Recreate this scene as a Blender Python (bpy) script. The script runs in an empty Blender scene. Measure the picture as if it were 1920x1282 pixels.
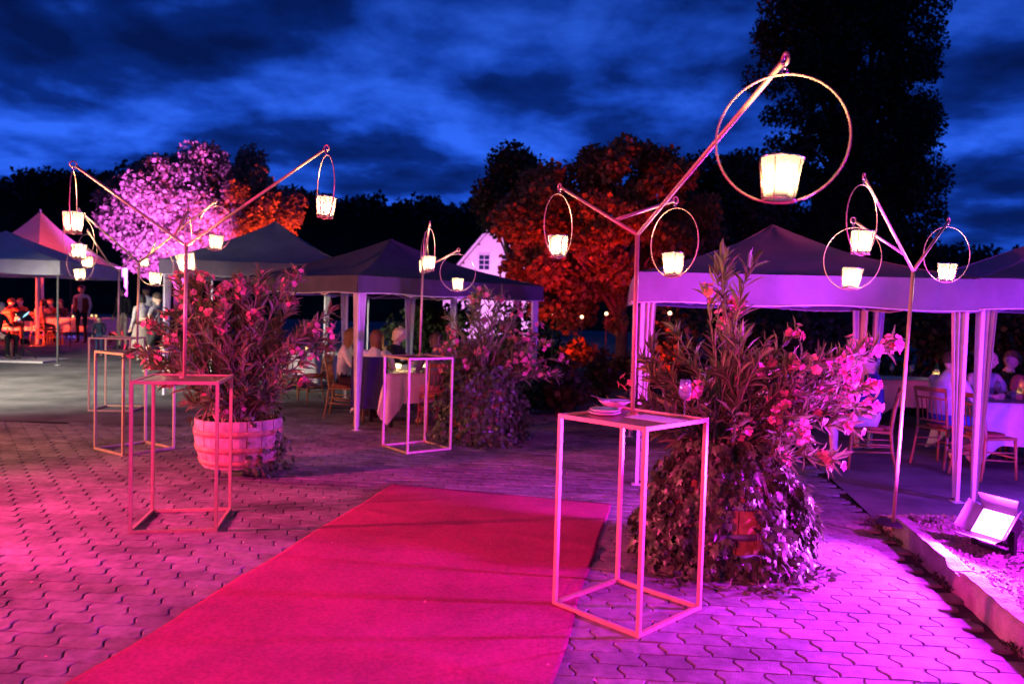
import bpy, math, random
import numpy as np
from mathutils import Vector, Matrix, Euler

random.seed(7)
rng = np.random.default_rng(7)
sc = bpy.context.scene
COL = sc.collection
PI = math.pi
R_ = math.radians

# ------------------------------------------------------------------ camera
FPX, PITCH, ROLL, HC = 1450.95, 0.0412252, 0.0283132, 1.67684
_cp, _sp, _cr, _sr = math.cos(PITCH), math.sin(PITCH), math.cos(ROLL), math.sin(ROLL)
_R0, FW, _U0 = Vector((1, 0, 0)), Vector((0, _cp, -_sp)), Vector((0, _sp, _cp))
RT = _R0 * _cr + _U0 * _sr
UP = _U0 * _cr - _R0 * _sr
CAM = Vector((0, 0, HC))
cd = bpy.data.cameras.new('camera')
cam = bpy.data.objects.new('camera', cd)
COL.objects.link(cam)
m3 = Matrix((RT, UP, -FW)).transposed()
cam.matrix_world = Matrix.Translation(CAM) @ m3.to_4x4()
cd.sensor_width = 36
cd.lens = FPX * 36 / 1920
cd.clip_end = 2000
cd.dof.use_dof = True
cd.dof.focus_distance = 5.2
cd.dof.aperture_fstop = 2.0
sc.camera = cam

# ------------------------------------------------------------------ sky
w = bpy.data.worlds.new('World')
sc.world = w
w.use_nodes = True
nt = w.node_tree
nt.nodes.clear()


def N(nt, t, **kw):
    n = nt.nodes.new(t)
    for k, v in kw.items():
        setattr(n, k, v)
    return n


def math_node(nt, op, a, b=None):
    n = N(nt, 'ShaderNodeMath', operation=op)
    for i, q in enumerate((a, b)):
        if q is None:
            continue
        if isinstance(q, (int, float)):
            n.inputs[i].default_value = q
        else:
            nt.links.new(q, n.inputs[i])
    return n.outputs[0]


def ramp(nt, fac, stops):
    n = N(nt, 'ShaderNodeValToRGB')
    el = n.color_ramp.elements
    while len(el) < len(stops):
        el.new(0.5)
    for e, (p, c) in zip(el, stops):
        e.position = p
        e.color = (c[0], c[1], c[2], 1) if not isinstance(c, (int, float)) else (c, c, c, 1)
    nt.links.new(fac, n.inputs[0])
    return n.outputs[0]


tc = N(nt, 'ShaderNodeTexCoord')
sep = N(nt, 'ShaderNodeSeparateXYZ')
nt.links.new(tc.outputs['Generated'], sep.inputs[0])
zz = math_node(nt, 'ADD', math_node(nt, 'MAXIMUM', sep.outputs[2], 0.0), 0.20)
cx = math_node(nt, 'DIVIDE', sep.outputs[0], zz)
cy = math_node(nt, 'DIVIDE', sep.outputs[1], zz)
cmb = N(nt, 'ShaderNodeCombineXYZ')
nt.links.new(cx, cmb.inputs[0])
nt.links.new(cy, cmb.inputs[1])
cmb.inputs[2].default_value = 3.7
cl = N(nt, 'ShaderNodeTexNoise')
cl.inputs['Scale'].default_value = 2.6
cl.inputs['Detail'].default_value = 9
cl.inputs['Roughness'].default_value = 0.53
cl.inputs['Distortion'].default_value = 0.12
nt.links.new(cmb.outputs[0], cl.inputs['Vector'])
cloud = ramp(nt, cl.outputs[0], [(0.33, (0.024, 0.118, 0.80)), (0.45, (0.0080, 0.055, 0.45)),
                                 (0.54, (0.0027, 0.021, 0.19)), (0.66, (0.0014, 0.009, 0.080))])
hz = ramp(nt, sep.outputs[2], [(0.0, 0.9), (0.10, 1.4), (0.2, 1.25), (0.42, 0.6), (1.0, 0.25)])
mx = N(nt, 'ShaderNodeMix', data_type='RGBA', blend_type='MULTIPLY')
mx.inputs[0].default_value = 1.0
nt.links.new(cloud, mx.inputs[6])
nt.links.new(hz, mx.inputs[7])
bg = N(nt, 'ShaderNodeBackground')
bg.inputs[1].default_value = 0.95
nt.links.new(mx.outputs[2], bg.inputs[0])
wo = N(nt, 'ShaderNodeOutputWorld')
nt.links.new(bg.outputs[0], wo.inputs[0])

sc.view_settings.view_transform = 'Standard'
sc.view_settings.look = 'None'
sc.view_settings.exposure = 0
sc.view_settings.gamma = 1
sc.cycles.use_denoising = True
sc.cycles.max_bounces = 6
sc.cycles.diffuse_bounces = 2
sc.cycles.glossy_bounces = 2
sc.cycles.transparent_max_bounces = 10
sc.cycles.sample_clamp_indirect = 3

# flood lamp colours and powers, tuned together
PINK, VIOLET, MAGENTA, WHITE, RED = (1.0, 0.03, 0.23), (0.28, 0.025, 1.0), (0.70, 0.012, 1.0), (1.0, 0.86, 0.70), (1.0, 0.014, 0.003)


# ------------------------------------------------------------------ helpers
def ray(px, py):
    return FW + RT * ((px - 960) / FPX) - UP * ((py - 641) / FPX)


def gp(px, py, z=0.0):
    d = ray(px, py)
    return CAM + d * ((z - HC) / d.z)


def dp(px, py, Y):
    d = ray(px, py)
    return CAM + d * (Y / d.y)


def sstep(a, b, x):
    t = min(1, max(0, (x - a) / (b - a)))
    return t * t * (3 - 2 * t)


def zg(x, y):
    return 0.27 * sstep(11.5, 24, y) * sstep(-3.5, -9, x)


def at(px, py, Y):
    """ground spot under pixel column px at distance Y"""
    q = dp(px, py, Y)
    return Vector((q.x, q.y, zg(q.x, q.y)))


def world_loc(o):
    v = Vector((0, 0, 0))
    while o:
        v += o.location
        o = o.parent
    return v


class MB:
    def __init__(s):
        s.v, s.f, s.m = [], [], []
        s.mi = 0

    def add(s, vs, fs, M=None):
        b = len(s.v)
        s.v += [tuple(M @ Vector(q)) if M else tuple(q) for q in vs]
        s.f += [tuple(b + i for i in f) for f in fs]
        s.m += [s.mi] * len(fs)
        return s

    def box(s, c, d, rz=0, M=None):
        x, y, z = d[0] / 2, d[1] / 2, d[2] / 2
        vs = [(i * x, j * y, k * z) for k in (-1, 1) for j in (-1, 1) for i in (-1, 1)]
        T = Matrix.Translation(c) @ Matrix.Rotation(rz, 4, 'Z')
        if M:
            T = M @ T
        return s.add(vs, [(0, 2, 3, 1), (4, 5, 7, 6), (0, 1, 5, 4), (2, 6, 7, 3), (0, 4, 6, 2), (1, 3, 7, 5)], T)

    def bar(s, a, b, wd, hd=None, upv=(0, 0, 1)):
        a, b = Vector(a), Vector(b)
        hd = hd or wd
        d = (b - a)
        L = d.length
        y = d / L
        u = Vector(upv)
        x = y.cross(u)
        if x.length < 1e-4:
            x = Vector((1, 0, 0))
        x.normalize()
        z = x.cross(y)
        M = Matrix((x, y, z)).transposed().to_4x4()
        M.translation = (a + b) / 2
        return s.box((0, 0, 0), (wd, L, hd), 0, M)

    def tube(s, pts, r, n=8, cap=True):
        pts = [Vector(p) for p in pts]
        k = len(pts)
        rs = [r] * k if isinstance(r, (int, float)) else r
        vs, fs = [], []
        prev = None
        for i, p in enumerate(pts):
            t = (pts[min(i + 1, k - 1)] - pts[max(i - 1, 0)]).normalized()
            if prev is None:
                x = t.orthogonal().normalized()
            else:
                x = (prev - t * prev.dot(t))
                x = x.normalized() if x.length > 1e-6 else t.orthogonal().normalized()
            prev = x
            y = t.cross(x)
            for j in range(n):
                a = 2 * PI * j / n
                vs.append(p + (x * math.cos(a) + y * math.sin(a)) * rs[i])
        for i in range(k - 1):
            for j in range(n):
                fs.append((i * n + j, i * n + (j + 1) % n, (i + 1) * n + (j + 1) % n, (i + 1) * n + j))
        if cap:
            fs.append(tuple(range(n - 1, -1, -1)))
            fs.append(tuple((k - 1) * n + j for j in range(n)))
        return s.add(vs, fs)

    def lathe(s, prof, n=24, M=None, close=False):
        vs, fs = [], []
        for (r, z) in prof:
            for j in range(n):
                a = 2 * PI * j / n
                vs.append((r * math.cos(a), r * math.sin(a), z))
        for i in range(len(prof) - 1):
            for j in range(n):
                fs.append((i * n + j, i * n + (j + 1) % n, (i + 1) * n + (j + 1) % n, (i + 1) * n + j))
        if close:
            fs.append(tuple(range(n - 1, -1, -1)))
            fs.append(tuple((len(prof) - 1) * n + j for j in range(n)))
        return s.add(vs, fs, M)

    def torus(s, Rr, r, M=None, n=40, k=6, a0=0, a1=2 * PI):
        full = abs(a1 - a0 - 2 * PI) < 1e-6
        vs, fs = [], []
        cnt = n if full else n + 1
        for i in range(cnt):
            a = a0 + (a1 - a0) * i / n
            for j in range(k):
                b = 2 * PI * j / k
                q = Rr + r * math.cos(b)
                vs.append((q * math.cos(a), q * math.sin(a), r * math.sin(b)))
        for i in range(n):
            for j in range(k):
                i2 = (i + 1) % cnt
                fs.append((i * k + j, i2 * k + j, i2 * k + (j + 1) % k, i * k + (j + 1) % k))
        return s.add(vs, fs, M)

    def ball(s, c, r, n=10, k=7, sx=1, sy=1, sz=1):
        vs, fs = [(c[0], c[1], c[2] - r * sz)], []
        for i in range(1, k):
            a = -PI / 2 + PI * i / k
            for j in range(n):
                b = 2 * PI * j / n
                vs.append((c[0] + r * sx * math.cos(a) * math.cos(b), c[1] + r * sy * math.cos(a) * math.sin(b), c[2] + r * sz * math.sin(a)))
        vs.append((c[0], c[1], c[2] + r * sz))
        for j in range(n):
            fs.append((0, 1 + (j + 1) % n, 1 + j))
            fs.append((len(vs) - 1, 1 + (k - 2) * n + j, 1 + (k - 2) * n + (j + 1) % n))
        for i in range(k - 2):
            for j in range(n):
                fs.append((1 + i * n + j, 1 + i * n + (j + 1) % n, 1 + (i + 1) * n + (j + 1) % n, 1 + (i + 1) * n + j))
        return s.add(vs, fs)

    def mesh(s, name, mats, smooth=False, off=None):
        me = bpy.data.meshes.new(name)
        vs = s.v if off is None else [(a - off.x, b - off.y, c - off.z) for a, b, c in s.v]
        me.from_pydata(vs, [], s.f)
        for q in (mats if isinstance(mats, (list, tuple)) else [mats]):
            me.materials.append(q)
        if any(s.m):
            me.polygons.foreach_set('material_index', s.m)
        if smooth:
            me.polygons.foreach_set('use_smooth', [True] * len(s.f))
        me.update()
        return me

    def build(s, name, mats, parent=None, smooth=False, world=False):
        off = world_loc(parent) if (world and parent) else None
        return link(name, s.mesh(name, mats, smooth, off), parent)


def link(name, me, parent=None):
    o = bpy.data.objects.new(name, me)
    COL.objects.link(o)
    o.parent = parent
    return o


def tag(o, label=None, cat=None, group=None, kind=None):
    for k, v in (('label', label), ('category', cat), ('group', group), ('kind', kind)):
        if v:
            o[k] = v
    return o


def thing(name, label, cat, loc=(0, 0, 0), rz=0, group=None):
    o = bpy.data.objects.new(name, None)
    COL.objects.link(o)
    o.location = loc
    o.rotation_euler = (0, 0, rz)
    o.empty_display_size = 0.1
    return tag(o, label, cat, group)



def copy_tree(o, parent=None):
    c = o.copy()
    COL.objects.link(c)
    c.parent = parent
    for ch in list(o.children):
        copy_tree(ch, c)
    return c


def np_mesh(name, V, F, mats, attr=None, smooth=False):
    """V (n,3) F (m,k) constant k"""
    me = bpy.data.meshes.new(name)
    V = np.asarray(V, dtype=np.float32)
    F = np.asarray(F, dtype=np.int32)
    me.vertices.add(len(V))
    me.vertices.foreach_set('co', V.ravel())
    k = F.shape[1]
    me.loops.add(F.size)
    me.loops.foreach_set('vertex_index', F.ravel())
    me.polygons.add(len(F))
    me.polygons.foreach_set('loop_start', np.arange(0, F.size, k, dtype=np.int32))
    me.polygons.foreach_set('loop_total', np.full(len(F), k, dtype=np.int32))
    for q in (mats if isinstance(mats, (list, tuple)) else [mats]):
        me.materials.append(q)
    if attr is not None:
        a = me.attributes.new('tone', 'FLOAT', 'POINT')
        a.data.foreach_set('value', np.asarray(attr, dtype=np.float32))
    if smooth:
        me.polygons.foreach_set('use_smooth', np.ones(len(F), dtype=bool))
    me.update(calc_edges=True)
    me.validate()
    return me


# ------------------------------------------------------------------ materials
def mat(name, col, rough=0.6, metal=0.0, var=0.0, vscale=6.0, bump=0.0, bscale=60.0, spec=0.4, stops=None, tone=None, sheen=0, detail=4, pos=False, stain=0.0):
    m = bpy.data.materials.new(name)
    m.use_nodes = True
    t = m.node_tree
    b = t.nodes['Principled BSDF']
    b.inputs['Base Color'].default_value = (*col, 1)
    b.inputs['Roughness'].default_value = rough
    b.inputs['Metallic'].default_value = metal
    b.inputs['Specular IOR Level'].default_value = spec
    if sheen:
        b.inputs['Sheen Weight'].default_value = sheen
    co = N(t, 'ShaderNodeTexCoord')
    OC = N(t, 'ShaderNodeNewGeometry').outputs['Position'] if pos else co.outputs['Object']
    if var or tone:
        fac = None
        if var:
            n = N(t, 'ShaderNodeTexNoise')
            n.inputs['Scale'].default_value = vscale
            n.inputs['Detail'].default_value = detail
            n.inputs['Roughness'].default_value = 0.6
            t.links.new(OC, n.inputs['Vector'])
            fac = n.outputs[0]
        lo = tuple(max(0, c * (1 - var)) for c in col)
        hi = tuple(min(1, c * (1 + var)) for c in col)
        if fac is not None:
            c1 = ramp(t, fac, [(0.3, lo), (0.7, hi)])
        else:
            rgb = N(t, 'ShaderNodeRGB')
            rgb.outputs[0].default_value = (*col, 1)
            c1 = rgb.outputs[0]
        if tone:
            if tone == 'attr':
                src = N(t, 'ShaderNodeAttribute', attribute_name='tone').outputs['Fac']
            else:
                src = N(t, 'ShaderNodeObjectInfo').outputs['Random']
            k = ramp(t, src, [(0.0, 0.78), (1.0, 1.2)])
            mm = N(t, 'ShaderNodeMix', data_type='RGBA', blend_type='MULTIPLY')
            mm.inputs[0].default_value = 1
            t.links.new(c1, mm.inputs[6])
            t.links.new(k, mm.inputs[7])
            c1 = mm.outputs[2]
        if stain:
            n = N(t, 'ShaderNodeTexNoise')
            n.inputs['Scale'].default_value = 1.3
            n.inputs['Detail'].default_value = 7
            n.inputs['Roughness'].default_value = 0.65
            t.links.new(OC, n.inputs['Vector'])
            k = ramp(t, n.outputs[0], [(0.38, 1 - stain), (0.56, 1.0)])
            mm = N(t, 'ShaderNodeMix', data_type='RGBA', blend_type='MULTIPLY')
            mm.inputs[0].default_value = 1
            t.links.new(c1, mm.inputs[6])
            t.links.new(k, mm.inputs[7])
            c1 = mm.outputs[2]
        t.links.new(c1, b.inputs['Base Color'])
    if bump:
        n = N(t, 'ShaderNodeTexNoise')
        n.inputs['Scale'].default_value = bscale
        n.inputs['Detail'].default_value = 5
        t.links.new(OC, n.inputs['Vector'])
        bp = N(t, 'ShaderNodeBump')
        bp.inputs['Strength'].default_value = bump
        bp.inputs['Distance'].default_value = 0.02
        t.links.new(n.outputs[0], bp.inputs['Height'])
        t.links.new(bp.outputs[0], b.inputs['Normal'])
    return m


def leaf_mat(name, col, trans=0.35, tone='attr', rough=0.45, lo=0.5, hi=1.5):
    m = bpy.data.materials.new(name)
    m.use_nodes = True
    t = m.node_tree
    b = t.nodes['Principled BSDF']
    b.inputs['Roughness'].default_value = rough
    b.inputs['Specular IOR Level'].default_value = 0.35
    src = N(t, 'ShaderNodeAttribute', attribute_name='tone').outputs['Fac'] if tone == 'attr' else N(t, 'ShaderNodeObjectInfo').outputs['Random']
    c = ramp(t, src, [(0, tuple(q * lo for q in col)), (1, tuple(min(1, q * hi) for q in col))])
    t.links.new(c, b.inputs['Base Color'])
    tr = N(t, 'ShaderNodeBsdfTranslucent')
    t.links.new(c, tr.inputs[0])
    ms = N(t, 'ShaderNodeMixShader')
    ms.inputs[0].default_value = trans
    t.links.new(b.outputs[0], ms.inputs[1])
    t.links.new(tr.outputs[0], ms.inputs[2])
    t.links.new(ms.outputs[0], t.nodes['Material Output'].inputs[0])
    return m


def emit_mat(name, col, s):
    m = bpy.data.materials.new(name)
    m.use_nodes = True
    t = m.node_tree
    b = t.nodes['Principled BSDF']
    b.inputs['Base Color'].default_value = (*[min(1, c) for c in col], 1)
    b.inputs['Emission Color'].default_value = (*col, 1)
    b.inputs['Emission Strength'].default_value = s
    return m


def cloth_mat(name, col, trans=0.25, var=0.08):
    m = mat(name, col, 0.85, var=var, vscale=5, bump=0.6, bscale=3.5, spec=0.15, stain=0.18)
    t = m.node_tree
    b = t.nodes['Principled BSDF']
    tr = N(t, 'ShaderNodeBsdfTranslucent')
    tr.inputs[0].default_value = (*col, 1)
    ms = N(t, 'ShaderNodeMixShader')
    ms.inputs[0].default_value = trans
    t.links.new(b.outputs[0], ms.inputs[1])
    t.links.new(tr.outputs[0], ms.inputs[2])
    t.links.new(ms.outputs[0], t.nodes['Material Output'].inputs[0])
    return m


def glass_mat(name, frost=0.0):
    m = bpy.data.materials.new(name)
    m.use_nodes = True
    t = m.node_tree
    t.nodes.remove(t.nodes['Principled BSDF'])
    g = N(t, 'ShaderNodeBsdfGlossy')
    g.inputs['Roughness'].default_value = 0.05
    tp = N(t, 'ShaderNodeBsdfTransparent')
    tp.inputs[0].default_value = (0.93, 0.95, 0.95, 1)
    fr = N(t, 'ShaderNodeLayerWeight')
    fr.inputs[0].default_value = 0.35
    k = math_node(t, 'ADD', math_node(t, 'MULTIPLY', fr.outputs['Facing'], 0.75), 0.10)
    ms = N(t, 'ShaderNodeMixShader')
    t.links.new(k, ms.inputs[0])
    t.links.new(tp.outputs[0], ms.inputs[1])
    t.links.new(g.outputs[0], ms.inputs[2])
    df = N(t, 'ShaderNodeBsdfTranslucent')
    df.inputs[0].default_value = (0.8, 0.8, 0.8, 1)
    d2 = N(t, 'ShaderNodeBsdfDiffuse')
    ad = N(t, 'ShaderNodeMixShader')
    ad.inputs[0].default_value = 0.5
    t.links.new(df.outputs[0], ad.inputs[1])
    t.links.new(d2.outputs[0], ad.inputs[2])
    m2 = N(t, 'ShaderNodeMixShader')
    m2.inputs[0].default_value = 0.09
    t.links.new(ms.outputs[0], m2.inputs[1])
    t.links.new(ad.outputs[0], m2.inputs[2])
    t.links.new(m2.outputs[0], t.nodes['Material Output'].inputs[0])
    return m


def frost_mat(name):
    m = bpy.data.materials.new(name)
    m.use_nodes = True
    t = m.node_tree
    t.nodes.remove(t.nodes['Principled BSDF'])
    tr = N(t, 'ShaderNodeBsdfTranslucent')
    tr.inputs[0].default_value = (0.105, 0.095, 0.080, 1)
    tp = N(t, 'ShaderNodeBsdfTransparent')
    df = N(t, 'ShaderNodeBsdfDiffuse')
    df.inputs[0].default_value = (0.16, 0.15, 0.13, 1)
    co = N(t, 'ShaderNodeTexCoord')
    n = N(t, 'ShaderNodeTexNoise')
    n.inputs['Scale'].default_value = 45
    t.links.new(co.outputs['Object'], n.inputs['Vector'])
    k = ramp(t, n.outputs[0], [(0.35, 0.50), (0.7, 0.28)])
    m1 = N(t, 'ShaderNodeMixShader')
    m1.inputs[0].default_value = 0.25
    t.links.new(tr.outputs[0], m1.inputs[1])
    t.links.new(df.outputs[0], m1.inputs[2])
    m2 = N(t, 'ShaderNodeMixShader')
    t.links.new(k, m2.inputs[0])
    t.links.new(m1.outputs[0], m2.inputs[1])
    t.links.new(tp.outputs[0], m2.inputs[2])
    t.links.new(m2.outputs[0], t.nodes['Material Output'].inputs[0])
    return m


M = {}
M['paver'] = mat('paver_single', (0.225, 0.22, 0.215), 0.75, var=0.3, vscale=14, bump=0.5, bscale=120, tone='rand', pos=True, stain=0.55, detail=8)
M['paver_mass'] = mat('paver_mass', (0.225, 0.22, 0.215), 0.75, var=0.3, vscale=14, bump=0.5, bscale=120, tone='attr', pos=True, stain=0.55, detail=8)
M['joint'] = mat('joint_sand', (0.035, 0.032, 0.03), 0.95, var=0.3, vscale=20)
M['asphalt'] = mat('asphalt', (0.17, 0.17, 0.165), 0.9, var=0.45, vscale=1.3, bump=0.5, bscale=90, detail=8, spec=0.05)
M['soil'] = mat('garden_soil', (0.24, 0.22, 0.20), 0.95, var=0.4, vscale=7, bump=0.8, bscale=40, detail=8)
M['ground'] = mat('far_ground', (0.03, 0.035, 0.02), 0.95, var=0.4, vscale=0.3, spec=0.0)
M['stone'] = mat('gravel', (0.28, 0.265, 0.25), 0.85, var=0.4, vscale=20)
M['kerb'] = mat('kerb_concrete', (0.28, 0.265, 0.255), 0.85, var=0.35, vscale=8, bump=0.6, bscale=50, detail=8)
M['carpet'] = mat('carpet', (0.40, 0.024, 0.125), 0.95, var=0.26, vscale=45, bump=0.9, bscale=180, spec=0.1, sheen=0.1, detail=6, stain=0.28)
M['brass'] = mat('brushed_metal', (0.54, 0.42, 0.26), 0.42, metal=0.35, var=0.12, vscale=25, spec=0.5)
M['tray'] = mat('tray_sheet', (0.23, 0.14, 0.08), 0.38, metal=0.3, var=0.3, vscale=9)
M['chrome'] = mat('hook_steel', (0.7, 0.7, 0.72), 0.2, metal=1)
M['frost'] = frost_mat('frosted_liner')
M['glass'] = glass_mat('clear_glass')
M['wax'] = mat('wax', (0.8, 0.74, 0.6), 0.5)
M['flame'] = emit_mat('flame', (1.0, 0.62, 0.22), 45)
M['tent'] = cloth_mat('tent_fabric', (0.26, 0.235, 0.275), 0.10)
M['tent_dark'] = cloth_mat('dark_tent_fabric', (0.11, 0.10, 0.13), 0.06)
M['tent_black'] = cloth_mat('black_tent_fabric', (0.02, 0.02, 0.025), 0.05)
M['tent_white'] = cloth_mat('white_tent_fabric', (0.62, 0.62, 0.64), 0.15)
M['curtain'] = cloth_mat('curtain_fabric', (0.8, 0.79, 0.8), 0.25)
M['trim'] = mat('white_trim', (0.75, 0.74, 0.75), 0.6)
M['pole_white'] = mat('tent_pole_paint', (0.7, 0.7, 0.72), 0.4)
M['cloth'] = cloth_mat('table_linen', (0.8, 0.79, 0.77), 0.1)
M['china'] = mat('china', (0.82, 0.81, 0.79), 0.15)
M['paper'] = mat('paper', (0.75, 0.73, 0.7), 0.8)
M['oak'] = mat('barrel_oak', (0.42, 0.23, 0.09), 0.6, var=0.35, vscale=12, bump=0.3, bscale=30)
M['oak_white'] = mat('whitewashed_oak', (0.42, 0.32, 0.25), 0.7, var=0.4, vscale=9, bump=0.3, bscale=30)
M['hoop'] = mat('barrel_hoop', (0.33, 0.33, 0.34), 0.45, metal=0.7, var=0.3, vscale=15)
M['rust'] = mat('rusty_hoop', (0.46, 0.24, 0.14), 0.7, metal=0.1, var=0.4, vscale=14)
M['lamp_shell'] = mat('lamp_shell', (0.13, 0.12, 0.13), 0.5, metal=0.2)
M['dirt'] = mat('potting_soil', (0.03, 0.022, 0.015), 0.95, var=0.4, vscale=20)
M['rubber'] = mat('rubber', (0.03, 0.03, 0.03), 0.6)
M['bark'] = mat('bark', (0.10, 0.075, 0.055), 0.9, var=0.4, vscale=8, bump=0.6, bscale=20)
M['stem'] = mat('oleander_stem', (0.22, 0.19, 0.12), 0.7, var=0.3, vscale=14)
M['ole'] = leaf_mat('oleander_leaf_mass', (0.17, 0.23, 0.08), 0.25)
M['ole1'] = leaf_mat('oleander_leaf_single', (0.17, 0.23, 0.08), 0.25, tone='rand')
M['petal'] = leaf_mat('oleander_petal', (0.85, 0.28, 0.30), 0.3, tone='rand', lo=0.75, hi=1.25)
M['ivy'] = leaf_mat('ivy_leaf_mass', (0.07, 0.12, 0.04), 0.2, rough=0.35)
M['ivy1'] = leaf_mat('ivy_leaf_single', (0.07, 0.12, 0.04), 0.2, tone='rand', rough=0.35)
M['tree_pale'] = leaf_mat('pale_tree_leaf', (0.19, 0.19, 0.15), 0.35)
M['tree_mid'] = leaf_mat('broad_tree_leaf', (0.16, 0.13, 0.05), 0.35)
M['tree_dark'] = leaf_mat('poplar_leaf', (0.045, 0.06, 0.025), 0.3)
M['wood_far'] = leaf_mat('far_wood_leaf', (0.02, 0.028, 0.012), 0.2)
M['weed'] = leaf_mat('weed_leaf', (0.05, 0.07, 0.03), 0.2)
M['chair'] = mat('chair_wood', (0.34, 0.17, 0.075), 0.4, var=0.2, vscale=12)
M['pad'] = mat('seat_pad', (0.33, 0.10, 0.06), 0.8)
M['black_metal'] = mat('black_metal', (0.03, 0.03, 0.033), 0.45, metal=0.4)
M['house'] = mat('house_render', (0.72, 0.70, 0.68), 0.9, var=0.08, vscale=2, bump=0.3, bscale=20)
M['house_trim'] = mat('bargeboard_paint', (0.70, 0.68, 0.66), 0.6)
M['roof'] = mat('roof_tile', (0.12, 0.06, 0.045), 0.8, var=0.3, vscale=3)
M['pane'] = mat('window_pane', (0.02, 0.03, 0.06), 0.1)
M['screen'] = emit_mat('tablet_screen', (0.35, 0.75, 1.0), 1.6)
M['globe'] = emit_mat('garden_globe', (1.0, 0.75, 0.4), 3)
M['wine'] = mat('wine', (0.25, 0.01, 0.03), 0.1)
M['bottle'] = mat('bottle_glass', (0.02, 0.05, 0.03), 0.1)
M['board'] = mat('stage_board', (0.55, 0.53, 0.5), 0.7, var=0.15)


def cmat(col, rough=0.85):
    k = 'c_%.3f_%.3f_%.3f' % col
    if k not in M:
        M[k] = mat('cloth_' + k, col, rough, var=0.15, vscale=12, bump=0.2, bscale=40, spec=0.2)
    return M[k]


def skin_mat(col):
    k = 's_%.3f_%.3f_%.3f' % col
    if k not in M:
        M[k] = mat('skin_' + k, col, 0.5, var=0.06, vscale=10)
    return M[k]


# ------------------------------------------------------------------ setting: ground, paving, kerb
def kx(y):
    return 2.62 + 0.181 * (y - 3.76)


g = MB()
g.add([(-600, -60, -0.05), (600, -60, -0.05), (600, 900, -0.05), (-600, 900, -0.05)], [(0, 1, 2, 3)])
tag(g.build('ground', M['ground']), kind='structure')

# asphalt yard: left-back (gently rising), back, and right of the kerb line
a = MB()


def grid(mb, x0, x1, y0, y1, nx, ny, fz):
    b = []
    for j in range(ny + 1):
        for i in range(nx + 1):
            x = x0 + (x1 - x0) * i / nx
            y = y0 + (y1 - y0) * j / ny
            b.append((x, y, fz(x, y)))
    fs = [(j * (nx + 1) + i, j * (nx + 1) + i + 1, (j + 1) * (nx + 1) + i + 1, (j + 1) * (nx + 1) + i) for j in range(ny) for i in range(nx)]
    mb.add(b, fs)


grid(a, -60, -4.4, 10.35, 70, 40, 40, lambda x, y: zg(x, y) - 0.002)
a.add([(-4.4, 12.6, -0.002), (60, 12.6, -0.002), (60, 70, -0.002), (-4.4, 70, -0.002)], [(0, 1, 2, 3)])
a.add([(kx(6.3), 6.3, -0.002), (60, 6.3, -0.002), (60, 12.6, -0.002), (kx(12.6), 12.6, -0.002)], [(0, 1, 2, 3)])
tag(a.build('asphalt_yard', M['asphalt']), kind='structure')

pv = MB()
pv.add([(-14, -4, -0.022), (kx(-4), -4, -0.022), (kx(12.6), 12.6, -0.022), (-4.4, 12.6, -0.022), (-4.4, 10.35, -0.022), (-14, 10.35, -0.022)], [(0, 1, 2, 3, 4, 5)])
pave = tag(pv.build('pavement', M['joint']), kind='structure')

PL, PP = 0.228, 0.138          # paver length and row pitch
AE, AS = 0.0042, 0.015         # wave of the long edges, S of the ends


def paver_outline():
    pts = []
    n, k = 8, 7
    send = lambda v: AS * math.sin(2 * PI * v)
    bot = lambda u: AE * math.sin(2 * PI * u)
    top = lambda u: PP - AE * math.sin(2 * PI * u)
    for i in range(n):
        u = i / n
        pts.append((u * PL, bot(u)))
    for j in range(k):
        v = j / k
        pts.append((PL + send(v), v * PP))
    for i in range(n):
        u = 1 - i / n
        pts.append((u * PL, top(u)))
    for j in range(k):
        v = 1 - j / k
        pts.append((send(v), v * PP))
    return np.array(pts) - np.array([PL / 2, PP / 2])


def inset(P, d):
    n = len(P)
    out = []
    for i in range(n):
        e1 = P[i] - P[i - 1]
        e2 = P[(i + 1) % n] - P[i]
        n1 = np.array([-e1[1], e1[0]]) / np.linalg.norm(e1)
        n2 = np.array([-e2[1], e2[0]]) / np.linalg.norm(e2)
        m = n1 + n2
        m /= np.linalg.norm(m)
        k_ = d if np.isscalar(d) else d[i]
        out.append(P[i] + m * k_)
    return np.array(out)


O = paver_outline()
nO = len(O)
_end = np.array([0.0] * 8 + [1.0] * 7 + [0.0] * 8 + [1.0] * 7)
_end[[8, 23, 0, 15]] = 0.6
rings = [(inset(O, 0.0018 + 0.0018 * _end), -0.021), (inset(O, 0.0020 + 0.0020 * _end), -0.006), (inset(O, 0.0052 + 0.0040 * _end), 0.0)]
PVV = np.array([(x, y, z) for P, z in rings for x, y in P])
PVQ = [(i * nO + j, i * nO + (j + 1) % nO, (i + 1) * nO + (j + 1) % nO, (i + 1) * nO + j) for i in range(2) for j in range(nO)]
PVT = tuple(2 * nO + j for j in range(nO))
pm = bpy.data.meshes.new('paver')
pm.from_pydata(PVV.tolist(), [], PVQ + [PVT])
pm.materials.append(M['paver'])

ANG = R_(-3.4)
ca, sa = math.cos(ANG), math.sin(ANG)
CD = Vector((0.2045, 1.0)).normalized()             # carpet direction
C0, C1 = Vector((-1.085, 7.248)), Vector((0.906, 6.729))


def on_carpet(x, y, mrg=0.05):
    q = Vector((x, y)) - C0
    side = q.x * CD.y - q.y * CD.x
    al = q.dot(CD)
    wd = (C1 - C0).x * CD.y - (C1 - C0).y * CD.x
    return mrg < side < wd - mrg and al < -mrg


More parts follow.
